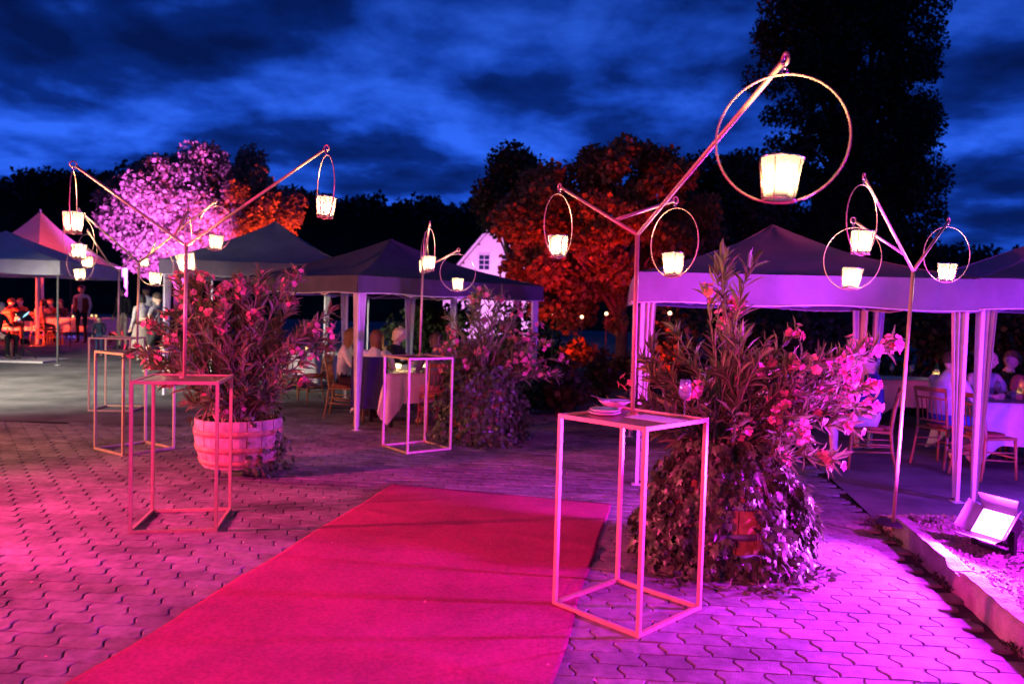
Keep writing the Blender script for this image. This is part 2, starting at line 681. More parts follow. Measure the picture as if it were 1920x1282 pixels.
pl = []
for r in range(-20, 110):
    for c in range(-70, 40):
        u = (c + (0.5 if r % 2 else 0)) * PL
        v = r * PP
        x, y = ca * u - sa * v, sa * u + ca * v
        if y < 2.2 or y > 12.55 or x > kx(y) - 0.10:
            continue
        if x < -4.45 and y > 10.3:
            continue
        d = Vector((x, y, 0)) - CAM
        dep = d.dot(FW)
        sx, sy = 960 + FPX * d.dot(RT) / dep, 641 - FPX * d.dot(UP) / dep
        if sx < -420 or sx > 2300:
            continue
        vis = 20 < sx < 1900 and sy < 1270 and not on_carpet(x, y, -0.1)
        pl.append((dep, x, y, vis))
pl.sort()
nsing = 0
MV, MT = [], []
for dep, x, y, vis in pl:
    tx, ty = rng.normal(0, 0.006, 2)
    dz = rng.normal(0, 0.0011)
    Mx = Matrix.Translation((x, y, dz)) @ Euler((tx, ty, ANG + rng.normal(0, 0.006))).to_matrix().to_4x4()
    if vis and nsing < 300:
        o = link('paver', pm, pave)
        o.matrix_basis = Mx
        nsing += 1
    else:
        A3 = np.array(Mx.to_3x3())
        MV.append(PVV @ A3.T + np.array(Mx.translation))
        MT.append(rng.random())
me = bpy.data.meshes.new('pavers')
k = len(MV)
base = np.arange(k) * len(PVV)
allv = np.concatenate(MV)
fl = []
for b in base.tolist():
    fl += [tuple(b + i for i in f) for f in PVQ]
    fl.append(tuple(b + i for i in PVT))
me.from_pydata(allv.tolist(), [], fl)
me.materials.append(M['paver_mass'])
at_ = me.attributes.new('tone', 'FLOAT', 'POINT')
at_.data.foreach_set('value', np.repeat(np.array(MT, dtype=np.float32), len(PVV)))
tag(link('pavers', me, pave), kind='stuff')

# carpet: a thick sheet, softly following the paving below
cm = MB()
wd = (C1 - C0).length
wdir = (C1 - C0).normalized()
nu, nv = 90, 260
Lc = 11.0
vs = []
for j in range(nv + 1):
    for i in range(nu + 1):
        q = C0 + wdir * (wd * i / nu + .007 * math.sin(j * .21) * (i / nu - .5) * 2 + .005 * math.sin(j * .083 + 1)) - CD * (Lc * j / nv + .010 * math.sin(i * .13) * (1 if j == 0 else 0))
        u = (ca * q.x + sa * q.y)
        v = (-sa * q.x + ca * q.y)
        r = math.floor(v / PP + 0.5)
        uu = (u / PL - (0.5 if r % 2 else 0) + 0.5) % 1.0
        vv = (v / PP + 0.5) % 1.0
        gap = max(0, 1 - min(uu, 1 - uu) * PL / 0.022) * 0.0022
        rip = sum(a_ * math.exp(-((j / nv * Lc - y_ - (i / nu - .5) * s_) / w_) ** 2) for a_, y_, s_, w_ in ((.010, 1.15, .35, .05), (.007, 2.4, -.5, .06), (.008, 3.3, .2, .05), (.006, .35, .15, .04)))
        z = 0.0065 - gap + rip * (.6 + .4 * math.sin(i * .09 + j * .02)) + 0.0012 * math.sin(q.x * 5.1 + 1.3 * math.sin(q.y * 2.2)) + rng.normal(0, 0.0002)
        vs.append((q.x, q.y, z))
fs = [(j * (nu + 1) + i, (j + 1) * (nu + 1) + i, (j + 1) * (nu + 1) + i + 1, j * (nu + 1) + i + 1) for j in range(nv) for i in range(nu)]
cm.add(vs, fs)
rim = [i for i in range(nu + 1)] + [j * (nu + 1) + nu for j in range(1, nv + 1)] + [nv * (nu + 1) + i for i in range(nu - 1, -1, -1)] + [j * (nu + 1) for j in range(nv - 1, 0, -1)]
b0 = len(cm.v)
cm.v += [(cm.v[i][0], cm.v[i][1], 0.0008) for i in rim]
for i in range(len(rim)):
    cm.f.append((rim[i], rim[(i + 1) % len(rim)], b0 + (i + 1) % len(rim), b0 + i))
    cm.m.append(0)
tag(cm.build('carpet', M['carpet'], smooth=True), 'red carpet runner laid across the paving between the lantern tables', 'carpet')

# kerb: concrete stones beside a raised bed
kerb = thing('kerb', 'weathered concrete kerb between the paving and the gravel bed', 'kerb', (2.7, 4.5, 0))
kerb['kind'] = 'structure'
del kerb['category']
ys = [-1.2, -0.2, 0.8, 1.8, 2.8, 3.8, 4.78, 6.28]
kd = Vector((0.181, 1, 0)).normalized()
kn = Vector((kd.y, -kd.x, 0))
for i in range(len(ys) - 1):
    y0, y1 = ys[i] + 0.004, ys[i + 1] - 0.004
    kb = MB()
    n = 14
    last = i == len(ys) - 2
    rows = []
    for s in range(n + 1):
        y = y0 + (y1 - y0) * s / n
        c = Vector((kx(y), y, 0))
        e = 1.0
        if last and s >= n - 3:
            e = [1.0, 0.94, 0.78, 0.42][s - n + 3]
        hz_ = 0.145 * e + rng.normal(0, 0.0025)
        j = rng.normal(0, 0.002)
        chip = 0.02 if (i == 6 and s in (0, 1)) or (i == 5 and s == n) else 0
        prof = [(0.0 + j, -0.02), (0.002 + j, hz_ - 0.022), (0.02 + j, hz_ - chip), (0.105, hz_ - chip * 0.5), (0.125, hz_ - 0.02), (0.127, -0.02)]
        rows.append([c + kn * a_ + Vector((0, 0, b_)) for a_, b_ in prof])
    vs = [p for r in rows for p in r]
    m_ = 6
    fs = [(s * m_ + q, s * m_ + q + 1, (s + 1) * m_ + q + 1, (s + 1) * m_ + q) for s in range(n) for q in range(m_ - 1)]
    fs += [tuple(range(m_ - 1, -1, -1)), tuple(n * m_ + q for q in range(m_))]
    kb.add(vs, fs)
    kb.build('kerbstone', M['kerb'], kerb, world=True)

# raised gravel bed
def bedz(x, y):
    e = sstep(6.75, 6.0, y)
    return 0.118 * e - 0.01 * (1 - e) + 0.012 * math.sin(x * 3.1 + y * 1.7) * e + 0.008 * math.sin(x * 7.7 - y * 5.1) * e


bd = MB()
vs = []
nx, ny = 50, 70
for j in range(ny + 1):
    y = -1.2 + 8.1 * j / ny
    for i in range(nx + 1):
        x0 = kx(min(y, 6.3)) + 0.122
        x = x0 + (9.0 - x0) * (i / nx) ** 1.4
        vs.append((x, y, bedz(x, y) + rng.normal(0, 0.003)))
fs = [(j * (nx + 1) + i, j * (nx + 1) + i + 1, (j + 1) * (nx + 1) + i + 1, (j + 1) * (nx + 1) + i) for j in range(ny) for i in range(nx)]
bd.add(vs, fs)
tag(bd.build('gravel_bed', M['soil'], smooth=True), kind='structure')
V, F = [], []
cube = np.array([(-1, -1, -.6), (1, -1, -.6), (1, 1, -.6), (-1, 1, -.6), (-.7, -.7, .6), (.7, -.8, .6), (.8, .7, .6), (-.7, .6, .6)])
cf = np.array([(0, 3, 2, 1), (4, 5, 6, 7), (0, 1, 5, 4), (1, 2, 6, 5), (2, 3, 7, 6), (3, 0, 4, 7)])
for i in range(4200):
    y = rng.uniform(2.2, 6.6)
    x = kx(min(y, 6.3)) + 0.14 + rng.exponential(0.9)
    s = rng.uniform(0.004, 0.012) * (1.7 if rng.random() < .05 else 1)
    E = np.array(Euler(rng.uniform(0, 6, 3)).to_matrix())
    V.append((cube * s * rng.uniform(.6, 1.2, 3)) @ E.T + np.array((x, y, bedz(x, y) + s * .3)))
    F.append(cf + 8 * i)
tag(link('gravel', np_mesh('gravel', np.concatenate(V), np.concatenate(F), M['stone'])), 'loose gravel and clods covering the raised bed', 'gravel', kind='stuff')


# ------------------------------------------------------------------ leaf scattering kit
LEAF = np.array([(0, 0, 0), (-.5, .3, .06), (0, .3, 0), (.5, .3, .06), (-.42, .68, .02), (0, .68, -.05), (.42, .68, .02), (0, 1, -.14)])
LEAFF = np.array([(0, 2, 1, 1), (0, 3, 2, 2), (1, 2, 5, 4), (2, 3, 6, 5), (4, 5, 7, 7), (5, 6, 7, 7)])
LEAFT = np.array([(0, 2, 1), (0, 3, 2), (1, 2, 5), (1, 5, 4), (2, 3, 6), (2, 6, 5), (4, 5, 7), (5, 6, 7)])
_a = [(.0, .0), (.28, -.1), (.5, .12), (.33, .28), (.55, .62), (.22, .55), (0, 1.0), (-.22, .55), (-.55, .62), (-.33, .28), (-.5, .12), (-.28, -.1)]
IVY = np.array([(0, .35, .05)] + [(x, y, -.04 * abs(x) * 4) for x, y in _a])
IVYT = np.array([(0, 1 + i, 1 + (i + 1) % 12) for i in range(12)])


def frames(D, Nn):
    """rotation matrices (k,3,3) with y = D and z near Nn"""
    Y = D / np.linalg.norm(D, axis=1, keepdims=True)
    X = np.cross(Y, Nn)
    X /= np.linalg.norm(X, axis=1, keepdims=True) + 1e-9
    Z = np.cross(X, Y)
    return np.stack([X, Y, Z], axis=2)


def scatter(name, P, D, Nn, L, W, shape, tris, mass_mat, single_mat, root, nsingle, origin, part='leaf', mass='foliage'):
    """leaves at P pointing along D; the nsingle ones nearest the camera become own objects"""
    Rm = frames(D, Nn)
    k = len(P)
    dist = np.linalg.norm(P - np.array(CAM), axis=1)
    order = np.argsort(dist)
    sing, rest = order[:nsingle], order[nsingle:]
    if nsingle:
        me = bpy.data.meshes.new(part)
        me.from_pydata(shape.tolist(), [], tris.tolist())
        me.materials.append(single_mat)
        for i in sing:
            o = link(part, me, root)
            Mx = Matrix(Rm[i].tolist()).to_4x4() @ Matrix.Diagonal((W[i], L[i], L[i], 1))
            Mx.translation = Vector((P[i] - origin).tolist())
            o.matrix_basis = Mx
    if len(rest):
        S = np.stack([W[rest], L[rest], L[rest]], axis=1)
        V = np.einsum('kij,kvj->kvi', Rm[rest], shape[None] * S[:, None, :]) + P[rest][:, None, :] - origin
        F = (tris[None] + (np.arange(len(rest)) * len(shape))[:, None, None]).reshape(-1, 3)
        o = link(mass, np_mesh(mass, V.reshape(-1, 3), F, mass_mat, np.repeat(rng.random(len(rest)), len(shape))), root)
        tag(o, kind='stuff')


def jit(s=0.3):
    return Vector(rng.normal(0, s, 3).tolist())


def make_flower():
    mb = MB()
    ph = rng.uniform(0, 6)
    for p in range(5):
        a_ = ph + 2 * PI * p / 5
        d = Vector((math.cos(a_), math.sin(a_), 0))
        t = Vector((-math.sin(a_), math.cos(a_), 0))
        up = Vector((0, 0, rng.uniform(.25, .55)))
        mb.add([(0, 0, 0), d * .45 + t * .40 + up * .5, d * .85 + t * .42 + up * .9, d * 1.02 + up * .8, d * .85 - t * .40 + up, d * .45 - t * .38 + up * .55], [(0, 1, 2, 3), (0, 3, 4, 5)])
    mb.add([(0, 0, 0), (.12, 0, -.5), (-.06, .1, -.5), (-.06, -.1, -.5)], [(0, 1, 2), (0, 2, 3), (0, 3, 1)])
    return mb


FLOWERS = [make_flower() for q in range(4)]
FLOWER_ME = [q.mesh('flower', M['petal']) for q in FLOWERS]


def oleander(root, origin, top, blobs, nstem, lsc, nsingle, nflower, flower_bias=None, lean=0.0, stemr=0.011, nleaf=22, small=False):
    """multi-stemmed shrub: stems from the pot top to tips spread through the blobs (centre, radii, weight, flower share)"""
    st = MB()
    P, D, Nn, L, W = [], [], [], [], []
    tips = []
    wts = np.array([b[2] for b in blobs], dtype=float)
    wts /= wts.sum()
    for s in range(nstem):
        b = blobs[rng.choice(len(blobs), p=wts)]
        while True:
            u = rng.uniform(-1, 1, 3)
            if 0.25 < np.linalg.norm(u) < 1:
                break
        tip = Vector((b[0][0] + u[0] * b[1][0], b[0][1] + u[1] * b[1][1], b[0][2] + u[2] * b[1][2]))
        base = top + Vector((rng.normal(0, .09), rng.normal(0, .09), 0))
        mid = base.lerp(tip, 0.5) + Vector((0, 0, 0.16 * (tip - base).length)) + jit(0.04)
        pts = []
        n = 9
        for i in range(n + 1):
            t = i / n
            pts.append(base * (1 - t) ** 2 + mid * 2 * t * (1 - t) + tip * t * t + jit(0.006))
        r0 = stemr * rng.uniform(.6, 1.1)
        st.tube(pts, [r0 * (1 - .78 * i / n) for i in range(n + 1)], 5, False)
        tips.append((tip, (pts[-1] - pts[-3]).normalized(), b[3]))
        length = (tip - base).length
        for q in range(int(nleaf * rng.uniform(.7, 1.2))):
            t = 0.35 + 0.65 * (q + rng.random()) / nleaf if rng.random() < .75 else rng.uniform(.85, 1)
            t = min(t, 1)
            i = min(int(t * n), n - 1)
            p = pts[i].lerp(pts[i + 1], t * n - i)
            ax = (pts[i + 1] - pts[i]).normalized()
            side = (jit(1)).cross(ax).normalized()
            d = (ax * rng.uniform(.5, 1.25) + side * rng.uniform(.45, .95) + Vector((0, 0, rng.uniform(-.15, .3)))).normalized()
            P.append(p)
            D.append(d)
            Nn.append((ax + jit(.35)))
            l_ = rng.uniform(.075, .185) * lsc
            L.append(l_)
            W.append(l_ * rng.uniform(.11, .18))
    tag(st.build('stems', M['stem'], root, smooth=True, world=True), kind='stuff')
    A = lambda q: np.array([tuple(v) for v in q])
    scatter('leaf', A(P), A(D), A(Nn), np.array(L), np.array(W), LEAF, LEAFT, M['ole'], M['ole1'], root, nsingle, np.array(tuple(origin)))
    joined, spare, nfl = (MB() if small else None), MB(), 0
    fp = np.array([t[2] for t in tips], dtype=float)
    fp /= fp.sum()
    for i in rng.choice(len(tips), min(nflower, int((fp > 0).sum())), replace=False, p=fp):
        tip, ax, _ = tips[i]
        for q in range(rng.integers(5, 11)):
            off = jit(.03) + ax * rng.uniform(-.01, .04)
            nz = (off + jit(.01) + Vector((0, -.02, .01))).normalized()
            Mx = Matrix.Translation(tip + off - origin) @ nz.to_track_quat('Z', 'Y').to_matrix().to_4x4() @ Matrix.Rotation(rng.uniform(0, 6), 4, 'Z') @ Matrix.Scale(rng.uniform(.023, .037), 4)
            i_ = rng.integers(0, 4)
            if joined is None and nfl < 296:
                o_ = link('flower', FLOWER_ME[i_], root)
                o_.matrix_basis = Mx
                nfl += 1
            else:
                (joined if joined is not None else spare).add(FLOWERS[i_].v, FLOWERS[i_].f, Mx)
    rest_ = joined if joined is not None else spare
    if rest_.v:
        tag(rest_.build('flowers', M['petal'], root), kind='stuff')


def ivy_skirt(root, origin, c, r0, r1, ztop, n, nsingle, gap=None, ls=(.045, .075), trail=0, rim=True, squash=(1, 1)):
    P, D, Nn, L, W = [], [], [], [], []
    vines = MB()
    while len(P) < n:
        a_ = rng.uniform(0, 2 * PI)
        t = rng.random() ** .85
        z = ztop * (1 - t) + 0.02
        rr = r0 + (r1 - r0) * math.sin(t * PI / 2) ** .8 + .05 * math.sin(a_ * 5 + z * 7) + .035 * math.sin(a_ * 11 - z * 13)
        rr *= rng.uniform(.82, 1.04)
        if gap and abs((a_ - gap[0] + PI) % (2 * PI) - PI) < gap[1] and gap[2] < z < gap[3]:
            continue
        if rng.random() < .17 and rim:
            z = ztop + rng.uniform(-.02, .14)
            rr = r0 * rng.uniform(.5, 1.05)
        o_ = Vector((math.cos(a_) * squash[0], math.sin(a_) * squash[1], 0))
        P.append(Vector(c) + o_ * rr + Vector((0, 0, z)))
        D.append(Vector((0, 0, -1)) + o_ * .35 + jit(.45))
        Nn.append(o_ + Vector((0, 0, .45)) + jit(.35))
        l_ = rng.uniform(*ls)
        L.append(l_)
        W.append(l_ * rng.uniform(.85, 1.1))
    for q in range(trail):
        a_ = rng.uniform(PI * 1.05, PI * 1.98)
        p = Vector(c) + Vector((math.cos(a_), math.sin(a_), 0)) * (r1 * .95)
        hd = a_ + rng.normal(0, .5)
        pts = [p + Vector((0, 0, .05))]
        for s in range(5):
            hd += rng.normal(0, .5)
            pts.append(pts[-1] + Vector((math.cos(hd), math.sin(hd), 0)) * .035)
            pts[-1].z = 0.018
            P.append(pts[-1].copy())
            D.append(Vector((math.cos(hd), math.sin(hd), 0)) + jit(.4))
            Nn.append(Vector((0, 0, 1)) + jit(.3))
            L.append(.05)
            W.append(.05)
        vines.tube(pts, .0025, 4, False)
    for q in range(26):
        a_ = rng.uniform(0, 2 * PI)
        if gap and abs((a_ - gap[0] + PI) % (2 * PI) - PI) < gap[1] * 1.3:
            continue
        pts = []
        for s in range(8):
            t = s / 7
            rr = (r0 + (r1 - r0) * math.sin(t * PI / 2) ** .8) * .86
            pts.append(Vector(c) + Vector((math.cos(a_ + .06 * math.sin(s)) * rr * squash[0], math.sin(a_ + .06 * math.sin(s)) * rr * squash[1], ztop * (1 - t) + .01)))
        vines.tube(pts, .004, 4, False)
    tag(vines.build('vines', M['stem'], root, world=True), kind='stuff')
    A = lambda q: np.array([tuple(v) for v in q])
    scatter('ivy_leaf', A(P), A(D), A(Nn), np.array(L), np.array(W), IVY, IVYT, M['ivy'], M['ivy1'], root, nsingle, np.array(tuple(origin)), part='ivy_leaf', mass='ivy')


def barrel(root, c, r0, rm, r1, z0, z1, ns, wood, hoops, hoopmat):
    prof = lambda t: r0 * (1 - t) ** 2 + 2 * t * (1 - t) * (2 * rm - (r0 + r1) / 2) + r1 * t * t
    for s in range(ns):
        sm = MB()
        a0 = 2 * PI * s / ns + .004 / r0
        a1 = 2 * PI * (s + 1) / ns - .004 / r0
        vs = []
        nz = 6
        dr = rng.normal(0, .002)
        for i in range(nz + 1):
            t = i / nz
            r = prof(t) + dr
            z = z0 + (z1 - z0) * t
            for aa, rr in ((a0, r), ((a0 + a1) / 2, r * 1.003), (a1, r), (a1, r - .028), (a0, r - .028)):
                vs.append((c[0] + rr * math.cos(aa), c[1] + rr * math.sin(aa), z))
        fs = [(i * 5 + q, i * 5 + (q + 1) % 5, (i + 1) * 5 + (q + 1) % 5, (i + 1) * 5 + q) for i in range(nz) for q in range(5)]
        fs += [(4, 3, 2, 1, 0), tuple(nz * 5 + q for q in range(5))]
        sm.add(vs, fs)
        sm.build('stave', wood, root, world=True)
    for (t, hh) in hoops:
        hm = MB()
        z = z0 + (z1 - z0) * t
        ra, rb = prof(max(0, t - hh / 2 / (z1 - z0))) + .007, prof(min(1, t + hh / 2 / (z1 - z0))) + .007
        hm.lathe([(ra - .006, z - hh / 2), (ra, z - hh / 2), (rb, z + hh / 2), (rb - .006, z + hh / 2)], 48, Matrix.Translation((c[0], c[1], 0)))
        hm.build('hoop', hoopmat, root, True, world=True)
    so = MB()
    so.lathe([(r1 - .03, z1 - .06), (.2, z1 - .03), (.01, z1 - .02)], 24, Matrix.Translation((c[0], c[1], 0)))
    so.lathe([(.01, z0 + .02), (r0 - .03, z0 + .02)], 24, Matrix.Translation((c[0], c[1], 0)))
    so.build('soil', M['dirt'], root, world=True)


# ------------------------------------------------------------------ flood lamps
def flood(label, loc, target, col, watt, cone=100, blend=0.6, size=0.3, glow=12, barn=False, group=None, up=0.0, roll=0):
    """LED flood on a yoke; the spot lamp sits just in front of its glass"""
    loc, target = Vector(loc), Vector(target)
    root = thing('flood_light', label, 'flood light', loc, 0, group)
    d = (target - (loc + Vector((0, 0, size * .75 + up)))).normalized()
    x = d.cross(Vector((0, 0, 1))).normalized()
    z = x.cross(d)
    Mx = Matrix((x, d, z)).transposed().to_4x4()
    Mx.translation = Vector((0, 0, size * .75 + up))
    Mx = Mx @ Matrix.Rotation(roll, 4, 'Y')
    s = size
    h = MB()
    h.box((0, -.10 * s, 0), (s, .30 * s, .8 * s), 0, Mx)
    for i in range(7):
        h.box((-.42 * s + i * .14 * s, -.33 * s, 0), (.03 * s, .2 * s, .7 * s), 0, Mx)
    h.build('housing', M['black_metal'], root)
    r = MB()
    for c_, dd in (((-.48 * s, .07 * s, 0), (.05 * s, .06 * s, .86 * s)), ((.48 * s, .07 * s, 0), (.05 * s, .06 * s, .86 * s)), ((0, .07 * s, .405 * s), (.91 * s, .06 * s, .05 * s)), ((0, .07 * s, -.405 * s), (.91 * s, .06 * s, .05 * s))):
        r.box(c_, dd, 0, Mx)
    r.build('bezel', M['chrome'], root)
    gl = MB()
    gl.box((0, .066 * s, 0), (.9 * s, .02 * s, .75 * s), 0, Mx)
    nm = 'lamp_glass_%.2f_%.2f_%.2f_%g' % (*col, glow)
    if nm not in M:
        M[nm] = emit_mat(nm, tuple(.5 * (c > .2) + .5 * c + .08 for c in col), glow)
    gl.build('glass', M[nm], root)
    y = MB()
    zc = size * .75 + up
    px = x * (.56 * s)
    c0 = Vector((0, 0, zc))
    for q in (-1, 1):
        y.bar(c0 + px * q, px * q + Vector((0, 0, .03)), .02, .05)
    y.bar(px * -1.05 + Vector((0, 0, .03)), px * 1.05 + Vector((0, 0, .03)), .05, .02)
    y.build('yoke', M['black_metal'], root)
    if up > 0.3:
        t = MB()
        t.tube([(0, 0, .45), (0, 0, zc - .3 * s)], .018, 8)
        for k_ in range(3):
            a_ = k_ * 2 * PI / 3
            t.tube([(0, 0, .5), (.4 * math.cos(a_), .4 * math.sin(a_), .01)], .012, 6)
        t.build('tripod', M['black_metal'], root)
    if barn:
        for (vx, sgn, nm2) in ((0, 1, 'z'), (0, -1, 'z'), (1, 1, 'x'), (1, -1, 'x')):
            f = MB()
            b0, b1 = .49 * s, .41 * s
            sp = .28 * s
            if nm2 == 'z':
                vs = [(-b0, .1 * s, b1 * sgn), (b0, .1 * s, b1 * sgn), (b0 * 1.2, .1 * s + .34 * s, (b1 + sp) * sgn), (-b0 * 1.2, .1 * s + .34 * s, (b1 + sp) * sgn)]
            else:
                vs = [(b0 * sgn, .1 * s, -b1), (b0 * sgn, .1 * s, b1), ((b0 + sp) * sgn, .1 * s + .3 * s, b1 * 1.1), ((b0 + sp) * sgn, .1 * s + .3 * s, -b1 * 1.1)]
            vv = [Vector(q) for q in vs]
            nrm = (vv[1] - vv[0]).cross(vv[3] - vv[0]).normalized() * .003
            f.add([q + nrm for q in vv] + [q - nrm for q in vv], [(0, 1, 2, 3), (7, 6, 5, 4), (0, 4, 5, 1), (1, 5, 6, 2), (2, 6, 7, 3), (3, 7, 4, 0)], Mx)
            f.build('barn_door', M['lamp_shell'], root)
    ld = bpy.data.lights.new('flood_beam', 'SPOT')
    ld.energy = watt
    ld.color = col
    ld.spot_size = R_(cone)
    ld.spot_blend = blend
    ld.shadow_soft_size = size * .35
    lo = bpy.data.objects.new('flood_beam', ld)
    COL.objects.link(lo)
    lo.parent = root
    lo.matrix_basis = Mx @ Matrix.Translation((0, (.48 if barn else .13) * s, 0)) @ Matrix.Rotation(PI / 2, 4, 'X')
    return root


# ------------------------------------------------------------------ lantern tables
TH, TW, BW = 1.10, 0.604, 0.0225
TABLES = dict(A=(0.6992, 4.3598, -0.7872), B=(-2.4644, 5.8227, 0.186), C=(-4.2008, 8.6255, -0.6093), D=(-5.9836, 11.7331, 0.1018), E=(-1.1086, 9.1933, -0.9121))
TLAB = dict(
    A='tall square metal frame table with plates and a wine glass, foremost beside the carpet',
    B='tall square metal frame table standing before the oleander in the whitewashed barrel',
    C='tall metal frame table standing directly behind the nearest table on the paved left',
    D='tall metal frame table farthest left, at the edge of paving and asphalt',
    E='tall metal frame table in front of the dark tent, beside an ivy covered planter')
# pole foot pixel on the tray, junction pixel, distance of junction
POLE = dict(A=((1186, 778), (1193, 440), 4.42), B=((346, 708), (347, 461), 5.85), C=((257, 656), (262, 492), 8.65), D=((222, 631), (222.5, 508), 11.8), E=((787, 667), (795, 505), 9.3))
# arms: key, start ('J' or fraction along arm n), tip pixel, tip distance
ARMS = dict(
    A=[('J', (1052, 352), 5.35), ('J', (1467, 118), 2.72), ((0, .27), (1262, 377), 4.95)],
    B=[('J', (143, 312), 5.5), ('J', (608, 281), 5.45), ((0, .12), (352, 398), 6.05)],
    C=[('J', (150, 396), 7.7), ('J', (403, 378), 7.7), ((1, .18), (291, 455), 8.6)],
    D=[('J', (152, 457), 10.2), ('J', (270, 446), 12.4), ((0, .3), (165, 433), 10.0)],
    E=[('J', (806, 420), 7.9), ('J', (857, 470), 9.2), ((0, .2), (797, 440), 9.7)])
TIPS = {}


def ring_end(mb, tip, d):
    s = Vector((0, 0, 1)).cross(d)
    s = s.normalized() if s.length > 1e-3 else Vector((1, 0, 0))
    u = d.cross(s).normalized()
    Mx = Matrix((d.normalized(), u, s)).transposed().to_4x4()
    Mx.translation = tip + d.normalized() * .022
    mb.torus(.021, .0055, Mx, 14, 5)


def arms(root, key, J, spec, rad=.0115):
    ends = []
    for i, (st, tp, dist) in enumerate(spec):
        s = J if st == 'J' else ends[st[0]][0].lerp(ends[st[0]][1], st[1])
        e = dp(*tp, dist)
        ends.append((s, e))
        m_ = MB()
        m_.tube([s, s.lerp(e, .5), e], [rad, rad * .95, rad * .85], 8)
        ar = m_.build('arm', M['brass'], root, True, world=True)
        r_ = MB()
        ring_end(r_, e, (e - s).normalized())
        r_.build('eye', M['brass'], ar, True, world=True)
        TIPS[(key, i)] = e + (e - s).normalized() * .02
    return ends


for key, (tx, ty, ang) in TABLES.items():
    root = thing('lantern_table', TLAB[key], 'table', (tx, ty, 0), ang, 'tall frame tables with lantern poles')
    h_ = TW / 2 - BW / 2
    cs = [(-h_, -h_), (h_, -h_), (h_, h_), (-h_, h_)]
    for x, y in cs:
        MB().box((x, y, TH / 2), (BW, BW, TH)).build('leg', M['brass'], root)
    for i in range(4):
        (x0, y0), (x1, y1) = cs[i], cs[(i + 1) % 4]
        L_ = TW - 2 * BW
        dd = (L_, BW * .96, BW) if y0 == y1 else (BW * .96, L_, BW)
        MB().box(((x0 + x1) / 2, (y0 + y1) / 2, BW / 2 + .002), dd).build('bottom_rail', M['brass'], root)
        MB().box(((x0 + x1) / 2, (y0 + y1) / 2, TH - BW / 2 - .002), dd).build('top_rail', M['brass'], root)
    MB().box((0, 0, TH - .014), (TW - 2 * BW - .002, TW - 2 * BW - .002, .004)).build('tray', M['tray'], root)
    # the pole and its arms are built in world coordinates, so hang them on an unrotated frame
    root.rotation_euler = (0, 0, 0)
    bpy.context.view_layer.update()
    for ch in root.children:
        ch.matrix_basis = Matrix.Rotation(ang, 4, 'Z')
    pf, pj, Yj = POLE[key]
    foot = gp(*pf, TH - .012)
    J = dp(*pj, foot.y + .02)
    J = Vector((foot.x * .6 + J.x * .4, J.y, J.z))
    m_ = MB()
    m_.tube([foot, J], .0135, 10)
    m_.build('pole', M['brass'], root, True, world=True)
    f_ = MB()
    f_.lathe([(.0, .012), (.035, .01), (.04, 0)], 14, Matrix.Translation(foot))
    f_.build('flange', M['brass'], root, True, world=True)
    arms(root, key, J, ARMS[key])

# free-standing lantern pole in the gravel bed
fb = gp(1674, 985, .1)
root = thing('lantern_pole', 'slender three armed lantern pole rising out of the gravel bed', 'lantern pole', (fb.x, fb.y, .1))
J = dp(1712, 508, fb.y - .1)
MB().tube([Vector((fb.x, fb.y, .06)), J], .0135, 10).build('pole', M['brass'], root, True, world=True)
MB().lathe([(.0, .016), (.12, .014), (.13, 0)], 20, Matrix.Translation((fb.x, fb.y, bedz(fb.x, fb.y)))).build('base_plate', M['black_metal'], root, True, world=True)
arms(root, 'F', J, [('J', (1622, 335), 4.9), ('J', (1777, 416), 6.15), ((0, .2), (1604, 416), 5.5)])

# ------------------------------------------------------------------ hanging lanterns
HR = 0.22


